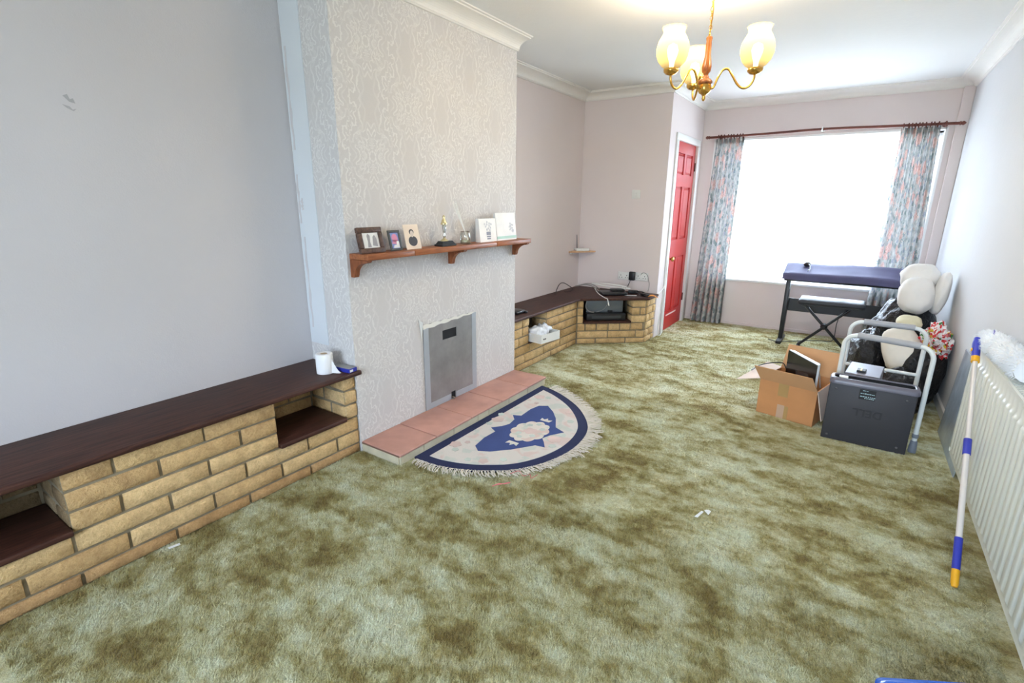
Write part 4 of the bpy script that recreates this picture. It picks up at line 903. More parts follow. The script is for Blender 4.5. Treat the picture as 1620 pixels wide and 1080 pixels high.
# ------------------------------------------------------------------ chandelier
def chandelier():
    c = Vector((1.809, 2.763, 0))
    t = thing('chandelier', 'brass three arm chandelier with turned wood stem and lit globe shades', 'chandelier', (c.x, c.y, 1.855))
    M('brass_lamp', (214, 168, 84), .2, .95, var=.05)
    MB().lathe([(.04, HC-.001), (.042, HC-.012), (.03, HC-.03), (.008, HC-.04)], c, 20).build('ceiling_rose', 'brass_lamp', t)
    ch = MB(); z = HC-.04; i = 0
    while z > 2.135:
        pts = []
        for k in range(10):
            a = 2*PI*k/10; dx = .0065*math.cos(a); dz = .012*math.sin(a); pts.append((c.x+(dx if i % 2 else 0), c.y+(0 if i % 2 else dx), z-.012+dz))
        ch.tube(pts, .0016, 5, False, closed=True); z -= .0195; i += 1
    ch.tube(smooth_pts([(c.x+.006, c.y, HC-.03), (c.x-.006, c.y+.004, 2.34), (c.x+.006, c.y-.004, 2.25), (c.x-.003, c.y, 2.13)], 8), .003, 6)
    o = ch.build('chain', 'brass_lamp', t); o['kind'] = 'stuff'
    MB().lathe([(.001, 2.137), (.013, 2.135), (.015, 2.128), (.012, 2.115), (.0135, 2.10), (.014, 2.06), (.020, 2.025), (.0225, 2.005), (.020, 1.985), (.012, 1.975), (.011, 1.968)], c, 20).build('wood_stem', 'turned_wood', t)
    MB().lathe([(.011, 1.968), (.016, 1.962), (.016, 1.955), (.026, 1.950), (.034, 1.940), (.034, 1.932), (.028, 1.925)], c, 22).build('wood_hub', 'turned_wood', t)
    MB().lathe([(.030, 1.926), (.031, 1.915), (.030, 1.900), (.024, 1.890), (.012, 1.883), (.007, 1.874), (.009, 1.866), (.006, 1.856), (.001, 1.853)], c, 22).build('brass_cup', 'brass_lamp', t)
    Rr = .22
    for k in range(3):
        a = R(120*k); d = Vector((math.cos(a), math.sin(a), 0))
        pr = [(.026, 1.908), (.042, 1.912), (.055, 1.945), (.075, 1.980), (.100, 1.984), (.122, 1.955), (.150, 1.912), (.178, 1.893), (.205, 1.902), (.219, 1.928), (.22, 1.952)]
        arm = MB().tube(smooth_pts([tuple(c+d*r+Vector((0, 0, z))) for r, z in pr], 5), .0052, 8).build('arm', 'brass_lamp', t)
        p = c+d*Rr
        MB().lathe([(.006, 1.945), (.022, 1.950), (.033, 1.960), (.035, 1.972), (.030, 1.974)], p, 18).build('gallery', 'brass_lamp', arm)
        prof = [(.028, 1.973), (.045, 1.985), (.062, 2.005), (.072, 2.032), (.0735, 2.058), (.067, 2.085), (.055, 2.108), (.047, 2.120), (.047, 2.128)]
        sh = MB().lathe(prof, p, 26)
        n = 26; vs = []; fs = []
        for i, (rr, z) in enumerate(((.047, 2.128), (.050, 2.137), (.053, 2.146))):
            for q in range(52):
                b = 2*PI*q/52; w = rr*(1+.05*(i/2)*math.cos(13*b)); vs.append((p.x+w*math.cos(b), p.y+w*math.sin(b), z))
        for i in range(2):
            for q in range(52): fs.append((i*52+q, i*52+(q+1) % 52, (i+1)*52+(q+1) % 52, (i+1)*52+q))
        sh.f = [f for f in sh.f if len(f) == 4]; sh.sm = sh.sm[:len(sh.f)]
        sh.add(vs, fs, True); sh.build('glass_shade', 'shade', arm)
        MB().lathe([(.010, 1.975), (.012, 2.0), (.022, 2.03), (.026, 2.05), (.018, 2.07), (.001, 2.078)], p, 14).build('bulb', 'bulb', arm)
        l = bpy.data.lights.new('bulb_glow', 'POINT'); l.energy = 11.0; l.color = (1.0, .83, .58); l.shadow_soft_size = .03
        lo = bpy.data.objects.new('bulb_glow', l); COL.objects.link(lo); lo.parent = t; lo.location = Vector((p.x, p.y, 2.10))-t.location
chandelier()

# ------------------------------------------------------------------ curtains
def curtains():
    yr = DD-.085; zr = 2.078
    t = thing('curtain_rod', 'dark wooden curtain pole with finials above the window', 'curtain pole', (2.07, yr, zr))
    r = MB(); r.tube(smooth_pts([(1.01, yr, zr-.004), (1.5, yr, zr-.001), (2.08, yr, zr+.012), (2.6, yr, zr+.002), (3.135, yr, zr-.008)], 8), .0125, 12); r.build('pole', 'rod_wood', t)
    for x, s, zz in ((1.01, -1, zr-.004), (3.135, 1, zr-.008)):
        m = Matrix.Translation((x, yr, zz)) @ Matrix.Rotation(s*PI/2, 4, 'Y')
        MB().lathe([(.0125, -.004), (.018, .0), (.018, .005), (.012, .009), (.017, .018), (.018, .026), (.010, .036), (.006, .040), (.001, .043)], n=14, m=m).build('finial', 'rod_wood', t)
    for x in (1.13, 2.085, 3.04):
        z = zr+(.012 if abs(x-2.085) < .1 else -.004)
        m = Matrix.Translation((x, DD, z)) @ Matrix.Rotation(PI/2, 4, 'X')
        b = MB().lathe([(.022, .0), (.022, .008), (.012, .014), (.010, .066), (.018, .070)], n=14, m=m)
        b.tube([(x, yr+.018*math.cos(a), z+.018*math.sin(a)) for a in [2*PI*k/14 for k in range(14)]], .006, 6, False, closed=True); b.build('bracket', M('white_gloss', (0, 0, 0)) if abs(x-2.085) < .1 else 'rod_wood', t)
    def curtain(label, top, bot, zb, nf, rings, seed):
        rd = random.Random(seed); ph = [rd.uniform(0, 6) for _ in range(4)]
        zt = 2.052
        t = thing('curtain', label, 'curtain', ((bot[0]+bot[1])/2, yr, zb), 'floral window curtains')
        W = 1.35
        def f(u, v):
            w = v; x0 = bot[0]+(top[0]-bot[0])*w; x1 = bot[1]+(top[1]-bot[1])*w
            amp = .024+.022*(1-w)*.9; a = u*nf*2*PI+.6*math.sin(ph[0]+2*u*PI)+.35*math.sin(3*v+ph[1])
            y = yr+amp*math.sin(a)+.008*math.sin(7*u+4*v+ph[2]); x = x0+(x1-x0)*u+.010*math.cos(a)*(1-w)+.006*math.sin(5*v+ph[3])*(1-w)
            return (x, y, zb+(zt-zb)*v)
        c = MB(); c.grid(f, int(nf*14), 26, True, uvfn=lambda u, v: (u*W+seed, v*(zt-zb))); c.build('cloth', 'curtain', t)
        hd = MB(); hd.grid(lambda u, v: (f(u, .975)[0], f(u, .975)[1]-.004-.003*v, zt-.05+.055*v), int(nf*10), 2, True, uvfn=lambda u, v: (u*W+seed, zt-zb-.05+.06*v)); hd.build('heading', 'curtain', t)
        for i in range(rings):
            x = top[0]+.02+(top[1]-top[0]-.04)*i/(rings-1)+rd.uniform(-.006, .006)
            zz = zr-.006; n = 16; tl = rd.uniform(-.4, .4)
            MB().tube([(x+.02*math.sin(a)*math.sin(tl)*.6, yr+.022*math.cos(a), zz+.022*math.sin(a)) for a in [2*PI*k/n for k in range(n)]], .005, 6, False, closed=True).build('curtain_ring', 'rod_wood', t)
    curtain('faded floral curtain drawn to the side nearest the red door', (1.088, 1.375), (.990, 1.365), .012, 6.5, 9, 3)
    curtain('faded floral curtain hanging behind the keyboard by the right wall', (2.722, 3.008), (2.715, 3.085), .03, 7.0, 10, 8)
curtains()

# ------------------------------------------------------------------ keyboard, stand, bench
def keyboard():
    BK = M('stand_black', (30, 30, 33), .4, var=.08); M('cover_cloth', (82, 80, 112), .75, var=.1, bump=.2, bscale=200)
    x0, x1, y0, y1 = 1.985, 3.16, 5.66, 5.97
    t = thing('keyboard_stand', 'black panel leg keyboard stand in front of the window', 'stand', ((x0+x1)/2, 5.8, 0))
    for x in (2.035, 3.10):
        MB().add([(x-.018, 5.62, .03), (x-.018, 5.69, .03), (x-.018, 5.93, .635), (x-.018, 5.80, .635), (x+.018, 5.62, .03), (x+.018, 5.69, .03), (x+.018, 5.93, .635), (x+.018, 5.80, .635)], [(0, 1, 2, 3), (4, 7, 6, 5), (0, 4, 5, 1), (1, 5, 6, 2), (2, 6, 7, 3), (3, 7, 4, 0)]) if False else None
        MB().rbox(x-.020, x+.020, 5.73, 5.83, .03, .636, .005, 2).build('side_panel', 'stand_black', t)
        ft = MB().rbox(x-.026, x+.026, 5.60, 5.95, .0, .035, .010, 2); ft.build('foot', 'stand_black', t)
    MB().rbox(2.055, 3.08, 5.82, 5.838, .315, .445, .004, 1).build('back_panel', 'stand_black', t)
    t = thing('digital_keyboard', 'long keyboard under a dark purple dust cover', 'keyboard', ((x0+x1)/2, 5.8, .637))
    MB().rbox(x0+.012, x1-.012, y0+.012, y1-.01, .637, .70, .008, 2).build('body', 'stand_black', t)
    def f(u, v):
        # v runs front hem -> over the top -> back hem
        pr = [(y0-.004, .655), (y0-.002, .71), (y0+.012, .722), (y0+.08, .738), (y0+.17, .765), (y0+.25, .792), (y1-.005, .797), (y1+.006, .78), (y1+.008, .66)]
        k = v*(len(pr)-1); i = min(int(k), len(pr)-2); q = k-i; y = pr[i][0]*(1-q)+pr[i+1][0]*q; z = pr[i][1]*(1-q)+pr[i+1][1]*q
        x = x0-.004+(x1-x0+.008)*u; ends = min(u, 1-u)*(x1-x0)
        z -= .010*math.exp(-(ends/.04)**2)*(z > .72); z += .004*math.sin(9*u+3)+.004*mnoise.noise(Vector((x*5, y*9, 3)))*(z > .7)
        return (x, y, z)
    c = MB(); c.grid(f, 60, 24)
    for u in (0, 1):
        k = len(c.v); ring = [f(u, i/24) for i in range(25)]; c.add(ring+[(p[0], p[1], .655) for p in ring], [(i, i+1, 26+i, 25+i) for i in range(24)], True)
    c.build('dust_cover', 'cover_cloth', t)
    k = MB()
    k.lathe([(.001, 0), (.03, .004), (.034, .018), (.028, .034), (.012, .042), (.001, .043)], (2.165, 5.86, .774), 14); k.build('cover_toggle', 'stand_black', t)
    MB().tube(smooth_pts([(2.165, 5.85, .80), (2.19, 5.80, .79), (2.20, 5.74, .757), (2.19, 5.70, .745)], 6), .006, 6).build('draw_cord', 'stand_black', t)
    # bench
    t = thing('keyboard_bench', 'black padded folding bench with crossed legs under the keyboard', 'bench', (2.42, 5.55, 0))
    M('bench_vinyl', (44, 46, 52), .5, var=.08)
    MB().rbox(2.165, 2.70, 5.44, 5.74, .455, .500, .018, 3).build('cushion', 'bench_vinyl', t); MB().rbox(2.20, 2.665, 5.48, 5.70, .44, .456, .003, 1).build('seat_board', 'stand_black', t)
    for y, (xa, xb) in ((5.60, (2.60, 2.205)), (5.565, (2.215, 2.60))):
        m = MB(); m.tube([(xa, y, .035), (xb, y, .44)] if y < 5.59 else [(2.60, y, .035), (2.205, y, .44)], .013, 8); m.build('leg', 'stand_black', t)
    for x in (2.215, 2.60): MB().tube([(x, 5.44, .018), (x, 5.72, .018)], .017, 10).build('foot_bar', 'stand_black', t)
    for x in (2.205, 2.60): MB().tube([(x, 5.47, .432), (x, 5.71, .432)], .010, 8).build('top_bar', 'stand_black', t)
    mx = Matrix.Translation((2.404, 5.615, .236)) @ Matrix.Rotation(PI/2, 4, 'X'); MB().lathe([(.030, -.005), (.032, .01), (.024, .065), (.012, .072)], n=16, m=mx).build('pivot_knob', 'stand_black', t)
    tag(MB().tube(smooth_pts([(2.52, 5.9, .34), (2.50, 5.98, .2), (2.49, 6.02, .02), (2.38, 5.95, .012), (2.25, 5.86, .012), (2.12, 5.74, .012), (2.02, 5.66, .012), (1.93, 5.72, .012)], 8), .004, 6).build('keyboard_lead', M('lead_dark', (60, 62, 60), .6), at=(2.3, 5.9, 0)), 'thin dark lead trailing over the carpet under the keyboard', 'cable')
keyboard()

# ------------------------------------------------------------------ carton, tower, frame, bags
def carton():
    M('cardboard', (200, 143, 94), .85, var=.06, vscale=8, bump=.15, bscale=90); M('card_inside', (206, 158, 114), .85, var=.05, bump=.1); M('card_pale', (226, 206, 192), .8, var=.04); M('parcel_tape', (182, 148, 96), .35, var=.05); M('tape_pale', (200, 170, 146), .4, var=.05)
    a = math.atan2(-.082, .341); m = RZ(a, (2.147, 3.600, 0)); w, d, h, th = .348, .36, .238, .005
    t = thing('cardboard_box', 'open brown cardboard box with its flaps spread', 'box', tuple(m @ Vector((w/2, d/2, 0))))
    MB().box(0, w, 0, th, 0, h, m).build('front_side', 'cardboard', t); MB().box(0, w, d-th, d, 0, h, m).build('back_side', 'cardboard', t)
    MB().box(0, th, th, d-th, 0, h, m).build('end_side', 'cardboard', t); MB().box(w-th, w, th, d-th, 0, h, m).build('end_side', 'cardboard', t); MB().box(0, w, 0, d, 0, th, m).build('bottom', 'cardboard', t)
    def flap(pts, mat, nrm):
        P = [m @ Vector(p) for p in pts]; n = (P[1]-P[0]).cross(P[2]-P[0]).normalized()*.004
        k = len(P); MB().add([tuple(p) for p in P]+[tuple(p+n) for p in P], [tuple(range(k))[::-1], tuple(range(k, 2*k))]+[(i, (i+1) % k, k+(i+1) % k, k+i) for i in range(k)], m=Matrix()).build('flap', mat, t)
    flap([(0, .002, h), (w, .002, h), (w-.026, -.055, h+.098), (-.03, -.055, h+.098)], 'card_inside', 1)
    flap([(0, d-.002, h), (w, d-.002, h), (w+.005, d+.055, h+.165), (.01, d+.055, h+.165)], 'card_inside', 1)
    flap([(.002, 0, h), (.002, d, h), (-.105, d+.02, h-.0+.01), (-.135, -.055, h-.03)], 'card_pale', 1)
    flap([(w+.002, 0, h), (w+.002, d, h), (w+.040, d-.01, h-.185), (w+.046, .004, h-.185)], 'card_pale', 1)
    MB().box(.120, .182, -.0008, 0, .15, h, m).build('tape', 'parcel_tape', t); MB().box(.128, .172, -.0008, 0, 0, .092, m).build('tape', 'tape_pale', t); MB().box(.172, .196, -.0008, 0, 0, .090, m).build('tape', 'parcel_tape', t)
    # monitor standing diagonally in the box
    t = thing('flat_monitor', 'black flat monitor with white edges tilted in the cardboard box', 'monitor', (2.36, 3.78, .02))
    A = Vector((2.268, 3.905, 0)); B = Vector((2.462, 3.612, 0)); e = (B-A).normalized(); n = Vector((e.y, -e.x, 0)); L = (B-A).length
    mm = Matrix((e, -n, Vector((0, 0, 1)))).transposed().to_4x4(); mm.translation = (A.x, A.y, 0)
    M('screen_black', (26, 26, 28), .2, var=.1); M('bezel_white', (222, 228, 232), .4, var=.03)
    MB().rbox(0, L, -.002, .014, .02, .388, .003, 1, mm).build('case', 'bezel_white', t); scr = MB().box(.002, L-.002, -.006, -.002, .022, .384, mm).build('screen', 'screen_black', t); MB().rbox(.01, L-.04, .014, .022, .06, .372, .003, 1, mm).build('rear_panel', 'screen_black', t); MB().rbox(.0, L-.03, .022, .034, .06, .384, .003, 1, mm).build('rear_cover', 'bezel_white', t)
    MB().prism([(L*.35, .28), (L*.75, .30), (L*.9, .23), (L*.80, .19), (L*.4, .23)], -.0066, -.006, 'xz', mm).build('film', M('film_grey', (70, 70, 74), .15), scr)
    # cables in the box
    tag(MB().tube(smooth_pts([(2.49, 3.74, .20), (2.47, 3.80, .28), (2.44, 3.86, .33), (2.47, 3.93, .30), (2.43, 3.87, .22)], 8), .004, 6).build('grey_box_cable', 'grey_cable', at=(2.46, 3.8, .2)), 'pale grey cable looping behind the monitor in the box', 'cable')
    bc = MB()
    for i in range(3): bc.tube(smooth_pts([(2.445+.02*math.cos(a+i), 3.64+.03*math.sin(a), .18+.015*i+.02*math.sin(a*2)) for a in [k*PI/4 for k in range(8)]], 4, True), .006, 6, False, closed=True)
    tag(bc.build('black_box_cable', 'black_plastic', at=(2.44, 3.64, .1)), 'coiled black cable in the front corner of the cardboard box', 'cable')
    tag(MB().tube(smooth_pts([(2.07, 3.73, .246), (2.10, 3.86, .252), (2.16, 3.93, .262), (2.235, 3.95, .27), (2.262, 3.93, .24)], 8), .004, 6).build('black_flap_cable', 'black_plastic', at=(2.15, 3.85, .24)), 'black cable draped over the pale side flap of the box', 'cable')
carton()

def tower():
    M('case_charcoal', (57, 57, 63), .55, var=.06, bump=.15, bscale=300); M('bezel_grey', (104, 103, 116), .35, var=.05); M('case_black', (26, 27, 30), .5)
    x0, x1, y0, y1, h = 2.540, 2.955, 3.392, 3.515, .360
    t = thing('computer_tower', 'dark grey computer tower standing in front of the white tube frame', 'computer', ((x0+x1)/2, (y0+y1)/2, 0))
    MB().rbox(x0, x1, y0, y1, 0, h, .006, 2).build('case', 'case_charcoal', t)
    # curved front bezel, facing up, with a long hand slot
    b = MB(); n = 12
    xa, xb, ya, yb = x0-.004, x1+.010, y0-.006, y1+.004
    def stad(ins, z):
        r = .030-ins*.3; pts = []
        for cx, cy, a0 in ((xb-ins-r, yb-ins-r, 0), (xa+ins+r, yb-ins-r, 90), (xa+ins+r, ya+ins+r, 180), (xb-ins-r, ya+ins+r, 270)):
            for k in range(7): a = R(a0+15*k); pts.append((cx+r*math.cos(a), cy+r*math.sin(a), z))
        return pts
    rings = [stad(.0, h-.005), stad(.0, h+.014), stad(.006, h+.024), stad(.016, h+.029)]
    L = len(rings[0]); vs = [p for rg in rings for p in rg]; fs = []
    for i in range(3):
        for k in range(L): fs.append((i*L+k, i*L+(k+1) % L, (i+1)*L+(k+1) % L, (i+1)*L+k))
    inner = stad(.022, h+.029); inner2 = stad(.024, h+.022)
    base = 3*L; vs += inner+inner2
    for k in range(L):
        j = (k+1) % L; fs.append((base+k, base+j, base+L+j, base+L+k)); fs.append((base+L+k, base+L+j, base+2*L+j, base+2*L+k))
    b.add(vs, fs, True); b.build('front_bezel', 'bezel_grey', t)
    MB().prism([(p[0], p[1]) for p in inner2], h+.018, h+.0225).build('hand_slot', M('slot_shade', (16, 16, 18), .95, spec=.05), t)  # raised matte black floor paints in the dark of the slot
    MB().rbox(x0+.04, x0+.085, y0+.04, y0+.085, h+.0225, h+.027, .002, 1).build('port', 'white_plastic', t)
    M('rivet', (104, 104, 108), .4, .5)
    for x, z in ((x0+.035, .325), (x1-.045, .32), (x0+.03, .03), (x1-.045, .035)):
        mx = Matrix.Translation((x, y0, z)) @ Matrix.Rotation(PI/2, 4, 'X'); MB().lathe([(.007, -.001), (.006, .002), (.001, .003)], n=10, m=mx).build('screw', 'rivet', t)
    lb = MB().box(x0+.150, x0+.228, y0-.001, y0, .285, .345).build('sticker', 'case_black', t)
    M('sticker_print', (168, 196, 204), .5); st = MB(); rs = random.Random(2)
    for row, (z, hh) in enumerate(((.336, .004), (.318, .006), (.300, .006), (.291, .006))):
        x = x0+(.165 if row == 0 else (.156 if row < 3 else .178))
        while x < x0+(.19 if row == 0 else .220):
            w = rs.uniform(.003, .010); st.box(x, x+w, y0-.0016, y0-.001, z, z+hh*rs.uniform(.6, 1)); x += w+rs.uniform(.0015, .004)
    o = st.build('sticker_print', 'sticker_print', lb); o['kind'] = 'stuff'
    # embossed word, upside down because the case stands on its head
    cu = bpy.data.curves.new('word', 'FONT'); cu.body = 'DELL'; cu.size = .062; cu.extrude = .0008; cu.align_x = 'CENTER'; cu.align_y = 'CENTER'; cu.space_character = 1.05; cu.offset = .0022
    tmp = bpy.data.objects.new('tmp_word', cu); COL.objects.link(tmp); dg = bpy.context.evaluated_depsgraph_get(); dg.update()
    me = bpy.data.meshes.new_from_object(tmp.evaluated_get(dg)); COL.objects.unlink(tmp); bpy.data.objects.remove(tmp)
    me.materials.clear(); me.materials.append(M('emboss_dark', (44, 44, 50), .45))
    o = bpy.data.objects.new('embossed_word', me); COL.objects.link(o); o.parent = t
    o.location = Vector((x0+.205, y0-.0006, .205))-t.location; o.rotation_euler = (R(90), R(180), 0)
    # silver case standing behind
    t = thing('silver_case', 'silver metal case with a black connector behind the computer tower', 'case', (2.72, 3.74, 0))
    M('silver_sheet', (128, 127, 138), .45, .25, var=.04)
    m = RZ(R(-6), (2.605, 3.605, 0)); MB().rbox(0, .180, 0, .29, 0, .372, .004, 1, m).build('body', 'silver_sheet', t)
    MB().rbox(.055, .100, .045, .105, .372, .386, .002, 1, m).build('connector', 'case_black', t); MB().box(.072, .080, .045, .105, .386, .3875, m).build('contact_strip', 'brass', t)
tower()

def tube_frame():
    t = thing('tube_frame', 'white tubular toilet frame with two grey armrests', 'frame', (2.79, 3.72, 0))
    M('frame_white', (226, 230, 228), .35, var=.02); M('arm_grey', (168, 170, 176), .5, var=.04); M('ferrule', (120, 126, 136), .6)
    def loop(pa, pb, zt, r=.065):
        a, b = Vector(pa), Vector(pb); e = (b-a).normalized(); L = (b-a).length; pts = [tuple(a+Vector((0, 0, .03)))]
        for k in range(9): q = k/8*PI/2; pts.append(tuple(a+e*(r-r*math.cos(q))+Vector((0, 0, zt-r+r*math.sin(q)))))
        for k in range(9): q = k/8*PI/2; pts.append(tuple(a+e*(L-r+r*math.sin(q))+Vector((0, 0, zt-r+r*math.cos(q)))))
        pts.append(tuple(b+Vector((0, 0, .03)))); lo = MB().tube(pts, .0125, 10).build('side_loop', 'frame_white', t)
        p0, p1 = a+e*(r+.0)+Vector((0, 0, zt+.003)), a+e*(L-r)+Vector((0, 0, zt+.003)); MB().tube([tuple(p0), tuple(p1)], .0185, 12).build('armrest', 'arm_grey', lo)
        for p in (a, b):
            MB().lathe([(.020, 0), (.021, .01), (.0165, .07), (.0145, .072)], tuple(p), 14).build('rubber_foot', 'ferrule', lo)
            MB().lathe([(.0145, .09), (.0155, .093), (.0155, .11), (.0135, .113)], tuple(p), 14).build('leg_collar', 'ferrule', lo)
    loop((2.575, 3.590, 0), (2.990, 3.470, 0), .615)
    loop((2.597, 3.955, 0), (2.992, 3.930, 0), .630)
    MB().tube([(2.597, 3.955, .335), (2.992, 3.930, .335)], .011, 10).build('crossbar', 'frame_white', t)
tube_frame()

def blob_bag(c, rad, seed, squash=1.0, fold=.16, top_open=None, nu=56, nv=36):
    """lumpy plastic sack: c = centre of its base, rad = (rx, ry, height)"""
    mb = MB(); S = Vector((seed*7.3, seed*3.1, seed))
    def f(u, v):
        th = u*2*PI; ph = -PI/2+v*PI*(1 if top_open is None else top_open); d = Vector((math.cos(th)*math.cos(ph), math.sin(th)*math.cos(ph), math.sin(ph)))
        dd = Vector((d.x, d.y, d.z*.7))
        k = 1+fold*mnoise.noise(dd*1.6+S)+.10*mnoise.noise(dd*4+S)+.035*abs(mnoise.noise(dd*9+S*2))+.02*math.sin(th*13+3*mnoise.noise(dd*3+S))*max(0, d.z)
        z = d.z*k; z = max(z, -.82)
        return (c[0]+d.x*k*rad[0], c[1]+d.y*k*rad[1], max(c[2]+.002, c[2]+rad[2]*.5*(z+.82)/(.91)))
    mb.grid(f, nu, nv); return mb
def bags():
    def put(name, label, cat, mb, mat, at, group='black bin bags by the wall'): return tag(mb.build(name, mat, at=at), label, cat, group)
    put('bin_bag', 'tall full black bin bag in the corner under the cream pillows', 'bin bag', blob_bag((2.95, 5.03, 0), (.22, .24, .66), 1.7), 'binbag', (2.93, 5.07, 0))
    put('bin_bag', 'slumped glossy black bin bag behind the white tube frame', 'bin bag', blob_bag((2.74, 4.60, 0), (.14, .25, .46), 4.2), 'binbag', (2.765, 4.60, 0))
    put('bin_bag', 'low black bin bag on the carpet between silver case and wall', 'bin bag', blob_bag((2.935, 4.14, 0), (.135, .13, .30), 8.8), 'binbag', (2.935, 4.14, 0))
    # open bag with contents
    t = thing('open_bin_bag', 'open black bin bag bulging with cream cushion and wrapping against the wall', 'bin bag', (3.03, 4.50, 0))
    blob_bag((3.025, 4.47, 0), (.165, .25, .52), 6.1, fold=.08, top_open=.78).build('sack', 'binbag', t)
    M('cream_cloth', (224, 218, 206), .9, var=.04, bump=.3, bscale=50); M('pale_yellow_cloth', (222, 216, 186), .9, var=.05, bump=.3, bscale=50); M('pillow_cream', (232, 229, 224), .9, var=.03, bump=.3, bscale=40)
    def cushion(c, r, rot, seed, p=.62):
        mb = MB(); m = Matrix.Translation(c) @ rot; S = Vector((seed, seed*2, 1))
        def f(u, v):
            th = u*2*PI; ph = -PI/2+v*PI; cx, sx = math.cos(th), math.sin(th); cc, ss = math.cos(ph), math.sin(ph)
            sg = lambda w, e: math.copysign(abs(w)**e, w)
            x = sg(cx, p)*sg(cc, .8); y = sg(sx, p)*sg(cc, .8); z = sg(ss, 1.0); k = 1+.08*mnoise.noise(Vector((x, y, z))*1.7+S)+.035*mnoise.noise(Vector((x, y, z))*4.5+S)+.012*mnoise.noise(Vector((x, y, z))*10+S)
            return tuple(m @ Vector((x*r[0]*k, y*r[1]*k, z*r[2]*k)))
        mb.grid(f, 40, 24); return mb
    I = Matrix()
    tag(cushion((2.92, 4.375, .385), (.115, .165, .085), Matrix.Rotation(R(-18), 4, 'Y') @ Matrix.Rotation(R(58), 4, 'X'), 2.0, .7).build('cushion', 'cream_cloth', at=(2.925, 4.345, .3)), 'cream cushion spilling from the open bin bag', 'cushion')
    tag(cushion((2.945, 4.56, .555), (.075, .07, .035), Matrix.Rotation(R(20), 4, 'X'), 3.0).build('folded_cloth', 'pale_yellow_cloth', at=(2.945, 4.56, .5)), 'pale yellow folded cloth on top of the open bin bag', 'cloth')
    w = MB(); S = Vector((3, 8, 1))
    def fw_(u, v):
        th = u*2*PI; ph = (v-.5)*PI; d = Vector((math.cos(th)*math.cos(ph), math.sin(th)*math.cos(ph), math.sin(ph)))
        k = 1+.45*mnoise.noise(d*2.3+S)+.30*mnoise.noise(d*5.5+S)+.12*mnoise.noise(d*12+S)
        return (min(WW-.008, 3.095+d.x*k*.085), 4.43+d.y*k*.155, .445+d.z*k*.125)
    w.grid(fw_, 70, 44, False); tag(w.build('wrapping', 'festive', at=(3.095, 4.43, .36)), 'crumpled red and white patterned wrapping in the open bin bag', 'wrapping')
    # pillows on the tall bag
    g = 'cream pillows heaped on the bin bags'
    tag(cushion((2.975, 4.82, .712), (.114, .138, .10), Matrix.Rotation(R(70), 4, 'X') @ Matrix.Rotation(R(8), 4, 'Y'), 5.0, .88).build('pillow', 'pillow_cream', at=(2.982, 4.84, .6)), 'large round cream pillow lowest on the tall bin bag', 'pillow', g)
    tag(cushion((2.988, 4.975, .835), (.122, .105, .085), Matrix.Rotation(R(55), 4, 'X') @ Matrix.Rotation(R(-8), 4, 'Y'), 7.0, .80).build('pillow', 'pillow_cream', at=(2.99, 4.965, .68)), 'cream pillow tucked behind the large round pillow', 'pillow', g)
    tag(cushion((3.118, 4.86, .735), (.046, .12, .160), Matrix.Rotation(R(6), 4, 'Y') @ Matrix.Rotation(R(8), 4, 'X'), 9.0, .85).build('pillow', 'pillow_cream', at=(3.13, 4.86, .57)), 'upright narrow cream pillow pressed against the white wall', 'pillow', g)
bags()

